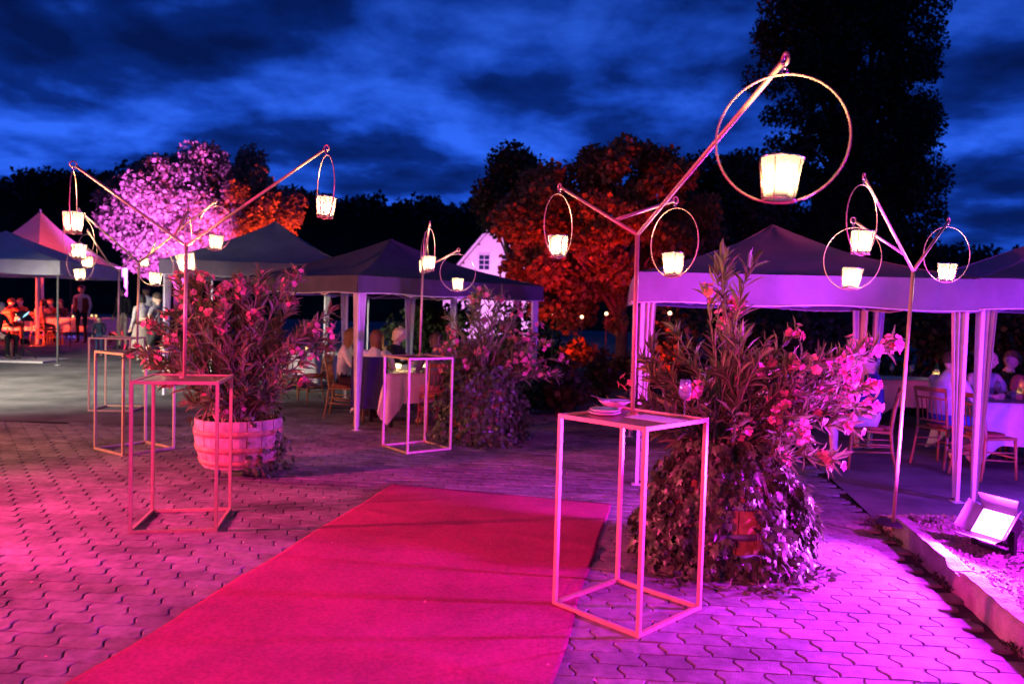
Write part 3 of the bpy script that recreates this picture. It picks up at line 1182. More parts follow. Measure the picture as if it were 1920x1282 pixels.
def lantern(key, i, yaw, label, tilt=(0, 0), watt=42.0, sc_=1.0):
    tip = TIPS[(key, i)]
    root = thing('hanging_lantern', label, 'lantern', tip, yaw, 'candle lanterns hanging in hoops')
    k_ = MB()
    for q in range(3):
        Mx = Matrix.Translation((0, 0, -.008 - q * .016)) @ Matrix.Rotation(q * PI / 2, 4, 'Z') @ Matrix.Rotation(PI / 2, 4, 'X')
        k_.torus(.0105, .0026, Mx, 10, 4)
    k_.build('hook', M['chrome'], root, True)
    zc = -.05 - HR * sc_
    hp = MB()
    hp.torus(HR * sc_, .0034, Matrix.Translation((0, 0, zc)) @ Matrix.Rotation(PI / 2, 4, 'X'), 64, 6)
    hp.build('hoop', M['brass'], root, True)
    zb = zc - HR * sc_ + .008
    T = Matrix.Translation((0, 0, zb)) @ Euler((tilt[0], tilt[1], rng.uniform(0, 3))).to_matrix().to_4x4()
    H_, rb, rt = .145, .052, .070
    g_ = MB()
    g_.lathe([(.001, .004), (rb - .003, .004), (rb, .012), (rt, H_), (rt - .004, H_), (rb - .003, .016), (.001, .012)], 28, T)
    g_.build('frosted_glass', M['frost'], root, True)
    wr = MB()
    for q in range(5):
        a_ = q * 2 * PI / 5 + .3
        c_, s_ = math.cos(a_), math.sin(a_)
        wr.tube([T @ Vector(((rb + .003) * c_, (rb + .003) * s_, 0)), T @ Vector(((rt + .004) * c_, (rt + .004) * s_, H_ - .01))], .0022, 5)
    wr.torus(rb + .003, .0024, T @ Matrix.Translation((0, 0, .001)), 24, 5)
    wr.build('wire_basket', M['brass'], root, True)
    wr2 = MB()
    wr2.torus(rt + .002, .0028, T @ Matrix.Translation((0, 0, H_)), 28, 5)
    wr2.build('rim', M['chrome'], root, True)
    cn = MB()
    cn.lathe([(.001, .012), (.026, .012), (.026, .050), (.001, .048)], 16, T)
    ca_ = cn.build('candle', M['wax'], root, True)
    fl_ = MB()
    fl_.lathe([(.001, .052), (.005, .058), (.006, .066), (.003, .078), (.0005, .088)], 10, T)
    fl_.build('flame', M['flame'], ca_, True)
    ld = bpy.data.lights.new('candle_glow', 'POINT')
    ld.energy = watt
    ld.color = (1.0, 0.70, 0.40)
    ld.shadow_soft_size = .012
    lo = bpy.data.objects.new('candle_glow', ld)
    COL.objects.link(lo)
    lo.parent = root
    lo.location = T @ Vector((0, 0, .075))


def vyaw(key, i, ratio, sign=1):
    """hoop yaw whose apparent width is ratio of its height"""
    t = TIPS[(key, i)]
    return -math.atan2(t.x, t.y) + sign * math.acos(min(1, ratio))


LAN = [
    ('A', 0, .44, 1, 'glowing lantern in a hoop on the upswept arm over the foremost table, red tree behind', (.05, .0)),
    ('A', 1, 1.0, 1, 'largest glowing lantern high in a full round hoop against the poplar', (.06, -.02)),
    ('A', 2, .67, -1, 'glowing lantern hanging just right of the foremost table pole beside the tent corner', (0, .06)),
    ('B', 0, .10, 1, 'glowing lantern at the high left arm tip of the table by the whitewashed barrel', (0, -.05)),
    ('B', 1, .26, -1, 'glowing lantern at the long right arm of the whitewashed barrel table, above the dark hillside', (0, .05)),
    ('B', 2, .12, 1, 'tilted glowing lantern just beside the pole top of the whitewashed barrel table', (.1, .16)),
    ('C', 0, .62, 1, 'glowing lantern directly below the highest left lantern, second of that column', (0, .08)),
    ('C', 1, .7, -1, 'glowing lantern before the pink lit tree, its hoop just under a long arm', (0, .06)),
    ('C', 2, .85, 1, 'glowing lantern low in front of the pink lit tree, lower of two neighbours', (0, -.05)),
    ('D', 2, .5, 1, 'glowing lantern third from the top of the left column of four', (0, .05)),
    ('D', 0, .7, 1, 'lowest glowing lantern of the left column of four', (.08, .1)),
    ('D', 1, .5, -1, 'small far glowing lantern close to a thin pole before the pink lit tree', (0, 0)),
    ('E', 0, .26, 1, 'glowing lantern in a narrow hoop on top of the pole before the dark tent', (0, .05)),
    ('E', 1, .95, 1, 'glowing lantern right above the flowering shrub in front of the dark tent', (0, .04)),
    ('E', 2, .2, 1, 'glowing lantern half hidden behind the top one before the dark tent', (0, .0)),
    ('F', 0, .40, 1, 'uppermost lantern on the free standing pole, in a narrow hoop', (.06, .0)),
    ('F', 2, .85, -1, 'lower left tilted lantern on the free standing pole in a wide hoop', (0, .1)),
    ('F', 1, .73, 1, 'lantern right of the free standing pole, above the gap between two tents', (0, -.1)),
]
for key, i, ratio, sg, lab, tl in LAN:
    lantern(key, i, vyaw(key, i, ratio, sg), lab, tl)

# ------------------------------------------------------------------ tableware on the foremost table
ZT = TH - .012


def ontop(px, py):
    return gp(px, py, ZT)


def plate(label, c, r, name='plate', deep=.018):
    p = MB()
    p.lathe([(.001, .004), (r * .6, .004), (r, deep), (r * 1.0, deep + .003), (r * .62, .008), (.001, .008)], 40)
    o = p.build(name, M['china'], None, True)
    o.location = c
    return tag(o, label, 'plate')


c = ontop(1133, 778)
plate('lower white plate in the stack on the foremost table', c, .095)
plate('upper white plate in the stack on the foremost table', c + Vector((.004, .003, .016)), .090)
c = ontop(1152, 764)
bw = thing('bowl', 'white bowl behind the stacked plates on the foremost table', 'bowl', c)
b_ = MB()
b_.lathe([(.001, .004), (.04, .004), (.075, .024), (.100, .042), (.102, .045), (.073, .030), (.04, .010), (.001, .010)], 40)
b_.build('body', M['china'], bw, True)
sp = MB()
sp.tube([(-.02, -.01, .04), (-.08, -.015, .055), (-.15, -.02, .075)], [.004, .003, .005], 6)
sp.ball((0.0, -.008, .036), .02, 10, 6, 1.3, .8, .3)
o = sp.build('spoon', M['chrome'], None, True)
o.location = c
tag(o, 'metal spoon resting in the white bowl', 'spoon')
pp = MB()
q0 = ontop(1230, 785)
pp.box((0, 0, .0015), (.29, .20, .001))
o = pp.build('paper_sheet', M['paper'])
o.location = q0
o.rotation_euler = (0, 0, -.78 + PI / 2 * 0)
tag(o, 'sheet of paper lying on the tray of the foremost table', 'paper')
ck = MB()
ck.lathe([(.001, 0), (.011, 0), (.011, .022), (.001, .022)], 12)
o = ck.build('cork', M['oak'], None, True)
o.location = ontop(1192, 779)
tag(o, 'wine cork standing at the foot of the foremost table pole', 'cork')


def wineglass(label, c, fill=True, s=1.0, group=None):
    r_ = thing('wine_glass', label, 'glass', c, 0, group)
    b = MB()
    b.lathe([(.004, .100), (.022, .106), (.036, .128), (.038, .150), (.033, .185), (.028, .215), (.027, .215), (.032, .185), (.0365, .150), (.034, .129), (.02, .109), (.001, .104)], 24)
    b.build('cup', M['glass'], r_, True)
    t = MB()
    t.lathe([(.036, .002), (.034, .004), (.006, .008), (.004, .02), (.0035, .08), (.005, .102)], 16)
    t.build('stem', M['glass'], r_, True)
    if fill:
        l = MB()
        l.lathe([(.001, .107), (.02, .110), (.0335, .129), (.035, .142), (.001, .142)], 20)
        l.build('wine', M['wine'] if fill == 'red' else M['glass'], r_, True)
    r_.scale = (s, s, s)
    return r_


wineglass('stemmed wine glass on the far corner of the foremost table', ontop(1283, 781), True)

# ------------------------------------------------------------------ planters with oleanders
# near right: ivy covered barrel
cA = Vector((1.50, 5.30, 0))
rt = thing('oleander_planter', 'large pink oleander in an ivy covered oak barrel behind the foremost table', 'planter', cA, 0, 'flowering oleanders in barrels')
barrel(rt, cA, .27, .345, .30, .03, .66, 16, M['oak'], [(.10, .05), (.34, .045), (.66, .045), (.92, .05)], M['hoop'])
oleander(rt, cA, cA + Vector((0, 0, .62)),
         [((1.42, 5.30, 1.22), (.62, .55, .46), 5, .35), ((2.12, 5.25, 1.28), (.64, .50, .38), 4, 2.6), ((1.50, 5.30, 2.02), (.13, .16, .16), .5, .1), ((1.36, 5.35, 1.70), (.28, .25, .13), .6, 2), ((1.0, 5.35, 1.15), (.36, .4, .4), 1.6, .3), ((1.9, 5.0, .85), (.45, .4, .22), 1.3, 1)],
         100, 1.05, 300, 48, stemr=.012, nleaf=27)
ivy_skirt(rt, cA, cA, .36, .60, .70, 4300, 300, gap=(-PI / 2 + .02, .19, .14, .48), trail=16, squash=(1.0, .85))

# left: whitewashed half barrel on castors
cB = gp(450, 905)
cB = at(447, 850, cB.y + .40)
cB.z = 0
rt = thing('oleander_planter', 'bushy pink oleander in a whitewashed half barrel on castors, beside the carpet', 'planter', cB, 0, 'flowering oleanders in barrels')
barrel(rt, cB, .335, .40, .405, .10, .56, 18, M['oak_white'], [(.12, .05), (.40, .055), (.74, .055)], M['rust'])
for k_ in range(4):
    a_ = PI / 4 + k_ * PI / 2 + .25
    p = cB + Vector((.25 * math.cos(a_), .25 * math.sin(a_), 0))
    w_ = MB()
    w_.lathe([(.012, -.013), (.036, -.013), (.038, -.008), (.038, .008), (.036, .013), (.012, .013)], 18, Matrix.Translation(p + Vector((0, 0, .04))) @ Matrix.Rotation(a_, 4, 'Z') @ Matrix.Rotation(PI / 2, 4, 'X'))
    cs_ = w_.build('castor', M['rubber'], rt, True, world=True)
    w2 = MB()
    w2.box(p + Vector((0, 0, .09)), (.05, .05, .012))
    for q in (-1, 1):
        w2.box(p + Vector((-math.sin(a_) * .019 * q, math.cos(a_) * .019 * q, .065)), (.03, .005, .055), a_)
    w2.build('fork', M['hoop'], cs_, world=True)
oleander(rt, cB, cB + Vector((0, 0, .50)),
         [((cB.x, cB.y, 1.25), (.78, .62, .68), 5, 1), ((cB.x - .25, cB.y, 1.75), (.45, .4, .25), 2, 1.6), ((cB.x + .35, cB.y, 1.95), (.40, .35, .22), 1.6, 1.6), ((cB.x - .62, cB.y - .15, 1.1), (.3, .35, .5), 1.3, 2), ((cB.x + .75, cB.y, 1.25), (.28, .35, .45), 1.3, 1.3), ((cB.x, cB.y - .1, .72), (.66, .5, .16), 1.6, .5)],
         125, 1.05, 300, 72, stemr=.010, nleaf=38)
ivy_skirt(rt, cB, cB, .40, .44, .54, 330, 60, gap=(-PI / 2 - .75, 1.25, .0, .53), trail=0)

# middle: ivy covered planter by the dark tent
cE = Vector((-.38, 9.85, 0))
rt = thing('oleander_planter', 'pink oleander in a wholly ivy covered planter in front of the dark tent', 'planter', cE, 0, 'flowering oleanders in barrels')
barrel(rt, cE, .30, .36, .33, .03, .68, 12, M['oak'], [(.2, .05), (.8, .05)], M['hoop'])
oleander(rt, cE, cE + Vector((0, 0, .62)),
         [((cE.x, cE.y, 1.30), (.70, .55, .55), 4, 1), ((cE.x + .62, cE.y - .1, 1.1), (.38, .35, .42), 1.6, 2.4), ((cE.x + .1, cE.y, 1.80), (.35, .3, .18), 1, 1), ((cE.x - .3, cE.y, 1.05), (.35, .4, .3), 1, .6)],
         90, 1.0, 150, 50, stemr=.011, nleaf=24, small=True)
ivy_skirt(rt, cE, cE, .46, .58, .85, 2600, 100, trail=8)


# ------------------------------------------------------------------ tents
def tent(label, P0, ang, wx, wy, ze, vh, za, fab, name='party_tent', legs=(0, 1, 2, 3), curt=(0, 1, 2, 3), group='party tents', z0=0.0, sag=.15, braces=True, foot=0, legmat='pole_white'):
    """P0 front-left corner on the ground; ang direction of the front; ze eave bottom, vh valance height, za apex"""
    root = thing(name, label, 'tent', (P0[0], P0[1], z0), ang, group)
    ov = .05
    cs = [(-ov, -ov), (wx + ov, -ov), (wx + ov, wy + ov), (-ov, wy + ov)]
    ap = Vector((wx / 2, wy / 2, za))
    zt = ze + vh
    for i in range(4):
        a_ = Vector((*cs[i], zt))
        b_ = Vector((*cs[(i + 1) % 4], zt))
        m_ = MB()
        n = 8
        rows = []
        for j in range(n + 1):
            t = j / n
            l_, r_ = a_.lerp(ap, t), b_.lerp(ap, t)
            row = []
            for q in range(n + 1):
                u = q / n
                p = l_.lerp(r_, u)
                p.z -= sag * 4 * t * (1 - t) * (0.5 + .5 * 4 * u * (1 - u)) - .012 * math.sin(u * 9 + t * 5 + i)
                row.append(p)
            rows.append(row)
        vs = [p for r in rows for p in r]
        fs = [(j * (n + 1) + q, j * (n + 1) + q + 1, (j + 1) * (n + 1) + q + 1, (j + 1) * (n + 1) + q) for j in range(n) for q in range(n + 1 - 1)]
        m_.add(vs, fs)
        m_.build('roof_panel', fab, root, True)
        v_ = MB()
        n = 28
        rows = []
        out = Vector(((b_ - a_).y, -(b_ - a_).x, 0)).normalized()
        for q in range(n + 1):
            u = q / n
            p = a_.lerp(b_, u)
            wv = .020 * math.sin(u * 17 + i * 2) + .013 * math.sin(u * 41 + i)
            wv *= min(1, 6 * u, 6 * (1 - u))
            sg = .012 * math.sin(u * 13 + i) + .01 * 4 * u * (1 - u)
            rows.append((p + Vector((0, 0, 0)), p + out * (.008 + wv * .6) - Vector((0, 0, vh * .5)), p + out * (.012 + wv) - Vector((0, 0, vh - sg))))
        vs = [p for r in rows for p in r]
        fs = [(q * 3 + s_, q * 3 + s_ + 1, (q + 1) * 3 + s_ + 1, (q + 1) * 3 + s_) for q in range(n) for s_ in range(2)]
        v_.add(vs, fs)
        vo = v_.build('valance', fab, root, True)
        h_ = MB()
        h_.tube([r[2] + Vector((0, 0, .004)) for r in rows], .007, 5)
        h_.build('hem', M['trim'], vo, True)
    ic = [(0.02, 0.02), (wx - .02, .02), (wx - .02, wy - .02), (.02, wy - .02)]
    dirs = [((1, 0), (0, 1)), ((-1, 0), (0, 1)), ((-1, 0), (0, -1)), ((1, 0), (0, -1))]
    for i in legs:
        x, y = ic[i]
        MB().box((x, y, (zt) / 2), (.032, .032, zt - .01)).build('leg', M[legmat], root)
        MB().box((x, y, .004), (.1, .1, .006)).build('foot_plate', M['pole_white'], root)
    for i in curt:
        x, y = ic[i]
        for (dx, dy) in dirs[i]:
            m_ = MB()
            n = 10
            rows = []
            for j in range(13):
                t = j / 12
                z = ze + .02 - (ze - .02 - foot) * t
                wd_ = .088 * (1 - t) + .02
                row = []
                for q in range(n + 1):
                    u = q / n
                    fold = .022 * math.sin(u * PI * 5 + i) * (1 - .5 * t)
                    row.append((x + dx * (.02 + wd_ * u) + dy * fold, y + dy * (.02 + wd_ * u) + dx * fold, z))
                rows.append(row)
            vs = [p for r in rows for p in r]
            fs = [(j * (n + 1) + q, j * (n + 1) + q + 1, (j + 1) * (n + 1) + q + 1, (j + 1) * (n + 1) + q) for j in range(12) for q in range(n)]
            m_.add(vs, fs)
            m_.build('curtain', M['curtain'], root, True)
    if braces:
        for i in range(4):
            a_, b_ = Vector((*ic[i], zt - .04)), Vector((*ic[(i + 1) % 4], zt - .04))
            m_ = MB()
            for s_ in range(4):
                p, q = a_.lerp(b_, s_ / 4), a_.lerp(b_, (s_ + 1) / 4)
                m_.bar(p, q - Vector((0, 0, .22)), .012, .02)
                m_.bar(p - Vector((0, 0, .22)), q, .012, .02)
            m_.build('brace', M['pole_white'], root)
    MB().tube([(wx / 2, wy / 2, za - .35), (wx / 2, wy / 2, za - .01)], .02, 8).build('centre_pole', M['pole_white'], root)
    return root


GL, GR = gp(1190, 908), gp(1800, 942)
angG = math.atan2(GR.y - GL.y, GR.x - GL.x)
wG = (GR - GL).length
tent('violet lit party tent behind the ivy covered oleander', GL, angG, wG, 3.0, 1.78, .30, 2.72, M['tent'])
H0 = GR + Vector((math.cos(angG), math.sin(angG), 0)) * .10
tent('party tent cut by the frame edge, joined to the violet lit one', H0, angG, 3.0, 3.0, 1.80, .29, 2.72, M['tent'])
E0 = gp(667, 807)
angE = math.atan2(2.6, 2.5)
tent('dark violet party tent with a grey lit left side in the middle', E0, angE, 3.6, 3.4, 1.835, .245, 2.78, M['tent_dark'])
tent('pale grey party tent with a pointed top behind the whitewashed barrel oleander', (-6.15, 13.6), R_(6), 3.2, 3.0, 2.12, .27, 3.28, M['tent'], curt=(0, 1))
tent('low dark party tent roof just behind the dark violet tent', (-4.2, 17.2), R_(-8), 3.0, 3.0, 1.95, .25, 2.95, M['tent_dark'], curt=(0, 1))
# tent('unlit black party tent beneath the red lit tree', (0.75, 13.1), R_(10), 2.4, 2.2, 1.75, .25, 2.45, M['tent_black'], curt=(), braces=False)
LQ = at(103, 640, 17.5)
tent('white party tent at the left frame edge above the musician', (LQ.x - 3.95, LQ.y - .5), R_(9), 4.0, 4.0, 2.05, .32, 3.15, M['tent_white'], curt=(), z0=LQ.z, legs=(1, 2, 3), legmat='black_metal')


def pagoda(label, c, hw, ze, za, fab, z0):
    root = thing('pagoda_tent', label, 'tent', (c[0], c[1], z0), R_(-15), 'party tents')
    cs = [(-hw, -hw), (hw, -hw), (hw, hw), (-hw, hw)]
    for i in range(4):
        a_, b_ = Vector((*cs[i], ze)), Vector((*cs[(i + 1) % 4], ze))
        m_ = MB()
        n = 10
        vs = []
        for j in range(n + 1):
            t = j / n
            s_ = 1 - t
            zq = ze + (za - ze) * (.45 * t + .55 * t ** 2.2)
            for q in range(n + 1):
                p = a_.lerp(b_, q / n)
                vs.append((p.x * s_, p.y * s_, zq))
        fs = [(j * (n + 1) + q, j * (n + 1) + q + 1, (j + 1) * (n + 1) + q + 1, (j + 1) * (n + 1) + q) for j in range(n) for q in range(n)]
        m_.add(vs, fs)
        m_.build('roof_panel', fab, root, True)
        MB().add([a_, b_, b_ - Vector((0, 0, .3)), a_ - Vector((0, 0, .3))], [(0, 1, 2, 3)]).build('valance', fab, root)
        MB().tube([(cs[i][0], cs[i][1], ze), (cs[i][0], cs[i][1], 0)], .05, 8).build('leg', M['pole_white'], root)
    MB().tube([(0, 0, za - .3), (0, 0, za + .05)], .03, 8).build('finial', M['pole_white'], root)


q = at(75, 620, 25)
pagoda('tall pointed pagoda tent lit red and violet at far left', (q.x, q.y), 1.75, 2.45, 4.15, M['tent_white'], q.z)
# ------------------------------------------------------------------ chairs and dining tables
def make_chair():
    root = thing('dining_chair', 'x', 'chair')
    s, d = .20, .20
    sm = MB()
    sm.box((0, 0, .445), (.42, .41, .025))
    st = sm.build('seat', M['chair'], root)
    pd = MB()
    pd.lathe([(.001, .458), (.17, .458), (.195, .468), (.18, .488), (.10, .496), (.001, .497)], 20, Matrix.Diagonal((1, .98, 1, 1)))
    pd.build('cushion', M['pad'], st, True)
    for q in (-1, 1):
        MB().tube([(q * (s - .01), d, .44), (q * s, d + .01, .22), (q * (s + .01), d + .02, 0)], [.017, .015, .012], 8).build('leg', M['chair'], root, True)
        MB().tube([(q * (s + .012), -d - .06, 0), (q * s, -d - .01, .25), (q * (s - .015), -d + .01, .46), (q * (s - .02), -d - .02, .70), (q * (s - .005), -d - .07, .92)], [.013, .016, .018, .015, .013], 8).build('back_post', M['chair'], root, True)
        MB().tube([(q * s, d, .2), (q * s, -d - .01, .23)], .009, 6).build('stretcher', M['chair'], root, True)
        MB().tube([(q * s, d, .29), (q * s, -d - .005, .31)], .009, 6).build('stretcher', M['chair'], root, True)
    MB().tube([(-s, d, .24), (s, d, .24)], .009, 6).build('stretcher', M['chair'], root, True)
    for z, y, hh in ((.90, -d - .068, .05), (.80, -d - .045, .02), (.54, -d + .004, .02)):
        MB().box((0, y, z), (.37, .016, hh)).build('rail', M['chair'], root)
    for k_ in range(5):
        x = -.12 + k_ * .06
        MB().tube([(x, -d + .004, .545), (x, -d - .022, .68), (x, -d - .045, .80)], .007, 6).build('spindle', M['chair'], root, True)
    return root


CH0 = make_chair()
_first = [True]


def chair(label, x, y, rz, z=0):
    o = CH0 if _first[0] else copy_tree(CH0)
    _first[0] = False
    o.location = (x, y, z)
    o.rotation_euler = (0, 0, rz)
    o['label'] = label
    o['group'] = 'wooden dining chairs'
    return o


def dining_table(label, x, y, rz, lx, ly, drop=.42, z=0, corner=.62):
    root = thing('dining_table', label, 'table', (x, y, z), rz, 'dining tables under white linen')
    MB().box((0, 0, .735), (lx, ly, .03)).build('top', M['chair'], root)
    for a_ in (-1, 1):
        for b_ in (-1, 1):
            MB().box((a_ * (lx / 2 - .1), b_ * (ly / 2 - .1), .36), (.045, .045, .72)).build('leg', M['black_metal'], root)
    m_ = MB()
    n = 14
    vs = []
    tot = 84
    per = []
    hx, hy = lx / 2 + .008, ly / 2 + .008
    P = 2 * (lx + ly)
    for k_ in range(tot):
        s_ = P * k_ / tot
        if s_ < lx:
            per.append((-hx + s_ / lx * 2 * hx, -hy, 0, -1, min(s_, lx - s_)))
        elif s_ < lx + ly:
            t = s_ - lx
            per.append((hx, -hy + t / ly * 2 * hy, 1, 0, min(t, ly - t)))
        elif s_ < 2 * lx + ly:
            t = s_ - lx - ly
            per.append((hx - t / lx * 2 * hx, hy, 0, 1, min(t, lx - t)))
        else:
            t = s_ - 2 * lx - ly
            per.append((-hx, hy - t / ly * 2 * hy, -1, 0, min(t, ly - t)))
    nz = 8
    for j in range(nz + 1):
        t = j / nz
        for k_, (px, py, ox, oy, e) in enumerate(per):
            cr = max(0, 1 - e / .22)
            dr = drop + (corner - drop) * cr
            fo = (.02 * math.sin(k_ * 1.1) + .014 * math.sin(k_ * 2.3 + 1)) * t
            flare = .05 * t + fo
            cx_ = .10 * cr * t
            sx_, sy_ = (1 if px > 0 else -1), (1 if py > 0 else -1)
            vs.append((px + ox * flare + (sx_ * cx_ if cr > 0 else 0), py + oy * flare + (sy_ * cx_ if cr > 0 else 0), .758 - dr * t))
    fs = [(j * tot + k_, j * tot + (k_ + 1) % tot, (j + 1) * tot + (k_ + 1) % tot, (j + 1) * tot + k_) for j in range(nz) for k_ in range(tot)]
    fs.append(tuple(range(tot)))
    m_.add(vs, fs)
    cl_ = m_.build('linen', M['cloth'], None, True)
    cl_.name = 'tablecloth'
    cl_.location = (x, y, z)
    cl_.rotation_euler = (0, 0, rz)
    tag(cl_, label.replace('dining table', 'white linen on the table'), 'tablecloth', 'white tablecloths')
    return root


def onto(t, u, v):
    """world point on the table t at local u, v"""
    c_, s_ = math.cos(t.rotation_euler.z), math.sin(t.rotation_euler.z)
    return Vector((t.location.x + c_ * u - s_ * v, t.location.y + s_ * u + c_ * v, t.location.z + .7595))


def candle_jar(label, p, watt=1.2, r=.04, h=.10):
    root = thing('candle_jar', label, 'candle', p, 0, 'candle jars on the tables')
    g_ = MB()
    g_.lathe([(.001, .002), (r, .002), (r * 1.05, h), (r * 1.0, h), (r * .95, .008), (.001, .008)], 18)
    g_.build('jar', M['frost'], root, True)
    MB().lathe([(.001, .009), (r * .6, .009), (r * .6, h * .4), (.001, h * .39)], 12).build('wax', M['wax'], root, True)
    MB().lathe([(.001, h * .42), (.006, h * .5), (.006, h * .58), (.001, h * .8)], 8).build('flame', M['flame'], root, True)
    ld = bpy.data.lights.new('candle_glow', 'POINT')
    ld.energy = watt
    ld.color = (1.0, .60, .28)
    ld.shadow_soft_size = .015
    lo = bpy.data.objects.new('candle_glow', ld)
    COL.objects.link(lo)
    lo.parent = root
    lo.location = (0, 0, h * .75)


def bottle(label, p):
    root = thing('wine_bottle', label, 'bottle', p, 0, 'bottles on the tables')
    MB().lathe([(.001, 0), (.037, 0), (.038, .01), (.038, .18), (.03, .21), (.015, .24), (.0135, .30), (.001, .30)], 16).build('body', M['bottle'], root, True)
    MB().lathe([(.0385, .06), (.0385, .15)], 16).build('paper_band', M['paper'], root, True)
    MB().lathe([(.0145, .265), (.0145, .302), (.001, .303)], 12).build('cap', M['wine'], root, True)


def tumbler(label, p, s=1):
    o = MB().lathe([(.001, .003), (.03 * s, .003), (.036 * s, .11 * s), (.034 * s, .11 * s), (.028 * s, .008), (.001, .008)], 16).build('tumbler', M['glass'], None, True)
    o.location = p
    tag(o, label, 'glass', 'drinking glasses')


# ------------------------------------------------------------------ people
SK = (0.62, 0.40, 0.30)


def headmesh(mb, c, s, skin_i, eye_i):
    """a head around c (centre), s = half height; faces +y"""
    n, k = 20, 14
    b = len(mb.v)
    vs, fs = [], []
    for i in range(k + 1):
        a_ = -PI / 2 + PI * i / k
        for j in range(n):
            t = 2 * PI * j / n
            x, y, z = math.cos(a_) * math.sin(t), math.cos(a_) * math.cos(t), math.sin(a_)
            wx, wy = .74, .90
            if z < 0:
                wx *= 1 - .30 * (-z) ** 1.3
                wy *= 1 - .10 * (-z)
            px, py, pz = x * wx, y * wy - .02, z
            if y > .5:
                f_ = (y - .5) * 2
                nb = math.exp(-((x) / .13) ** 2) * math.exp(-((z + .18) / .2) ** 2)
                py += .24 * nb
                eb = math.exp(-((abs(x) - .33) / .14) ** 2) * math.exp(-((z - .05) / .1) ** 2)
                py -= .10 * eb
                lip = math.exp(-(x / .25) ** 2) * math.exp(-((z + .52) / .07) ** 2)
                py += .05 * lip
                ch = math.exp(-(x / .3) ** 2) * math.exp(-((z + .85) / .15) ** 2)
                py += .10 * ch
            vs.append((c[0] + px * s, c[1] + py * s, c[2] + pz * s))
    for i in range(k):
        for j in range(n):
            fs.append((i * n + j, (i + 1) * n + j, (i + 1) * n + (j + 1) % n, i * n + (j + 1) % n))
    mb.mi = skin_i
    mb.add(vs, fs)
    for q in (-1, 1):
        mb.ball((c[0] + q * .76 * s, c[1] - .04 * s, c[2] - .05 * s), .17 * s, 8, 6, .45, .8, 1.3)
    mb.mi = eye_i
    for q in (-1, 1):
        mb.ball((c[0] + q * .30 * s, c[1] + .76 * s, c[2] + .06 * s), .05 * s, 8, 6)
    mb.mi = 0


STAND = dict(pel=(0, 0, .96), spi=(0, .01, 1.14), che=(0, .01, 1.32), nek=(0, .0, 1.47), hed=(0, .025, 1.545),
             shl=(-.185, 0, 1.405), ell=(-.245, -.02, 1.12), wrl=(-.24, .10, .90), shr=(.185, 0, 1.405), elr=(.245, -.02, 1.12), wrr=(.24, .10, .90),
             hil=(-.095, 0, .92), knl=(-.105, .03, .50), anl=(-.11, -.01, .085), tol=(-.125, .15, .03), hir=(.095, 0, .92), knr=(.105, .03, .50), anr=(.11, -.01, .085), tor=(.125, .15, .03))
SIT = dict(pel=(0, -.03, .57), spi=(0, -.04, .74), che=(0, .01, .93), nek=(0, .05, 1.09), hed=(0, .085, 1.165),
           shl=(-.185, .02, 1.02), ell=(-.25, .14, .79), wrl=(-.16, .36, .80), shr=(.185, .02, 1.02), elr=(.25, .14, .79), wrr=(.16, .36, .80),
           hil=(-.10, .0, .545), knl=(-.13, .42, .52), anl=(-.13, .38, .085), tol=(-.14, .54, .03), hir=(.10, .0, .545), knr=(.13, .42, .52), anr=(.13, .38, .085), tor=(.14, .54, .03))
RAD = dict(pel=(.155, .115), spi=(.135, .10), che=(.155, .105), nek=.055, hed=.05, sh=.062, el=.043, wr=.027, hi=.088, kn=.056, an=.036, to=.034)


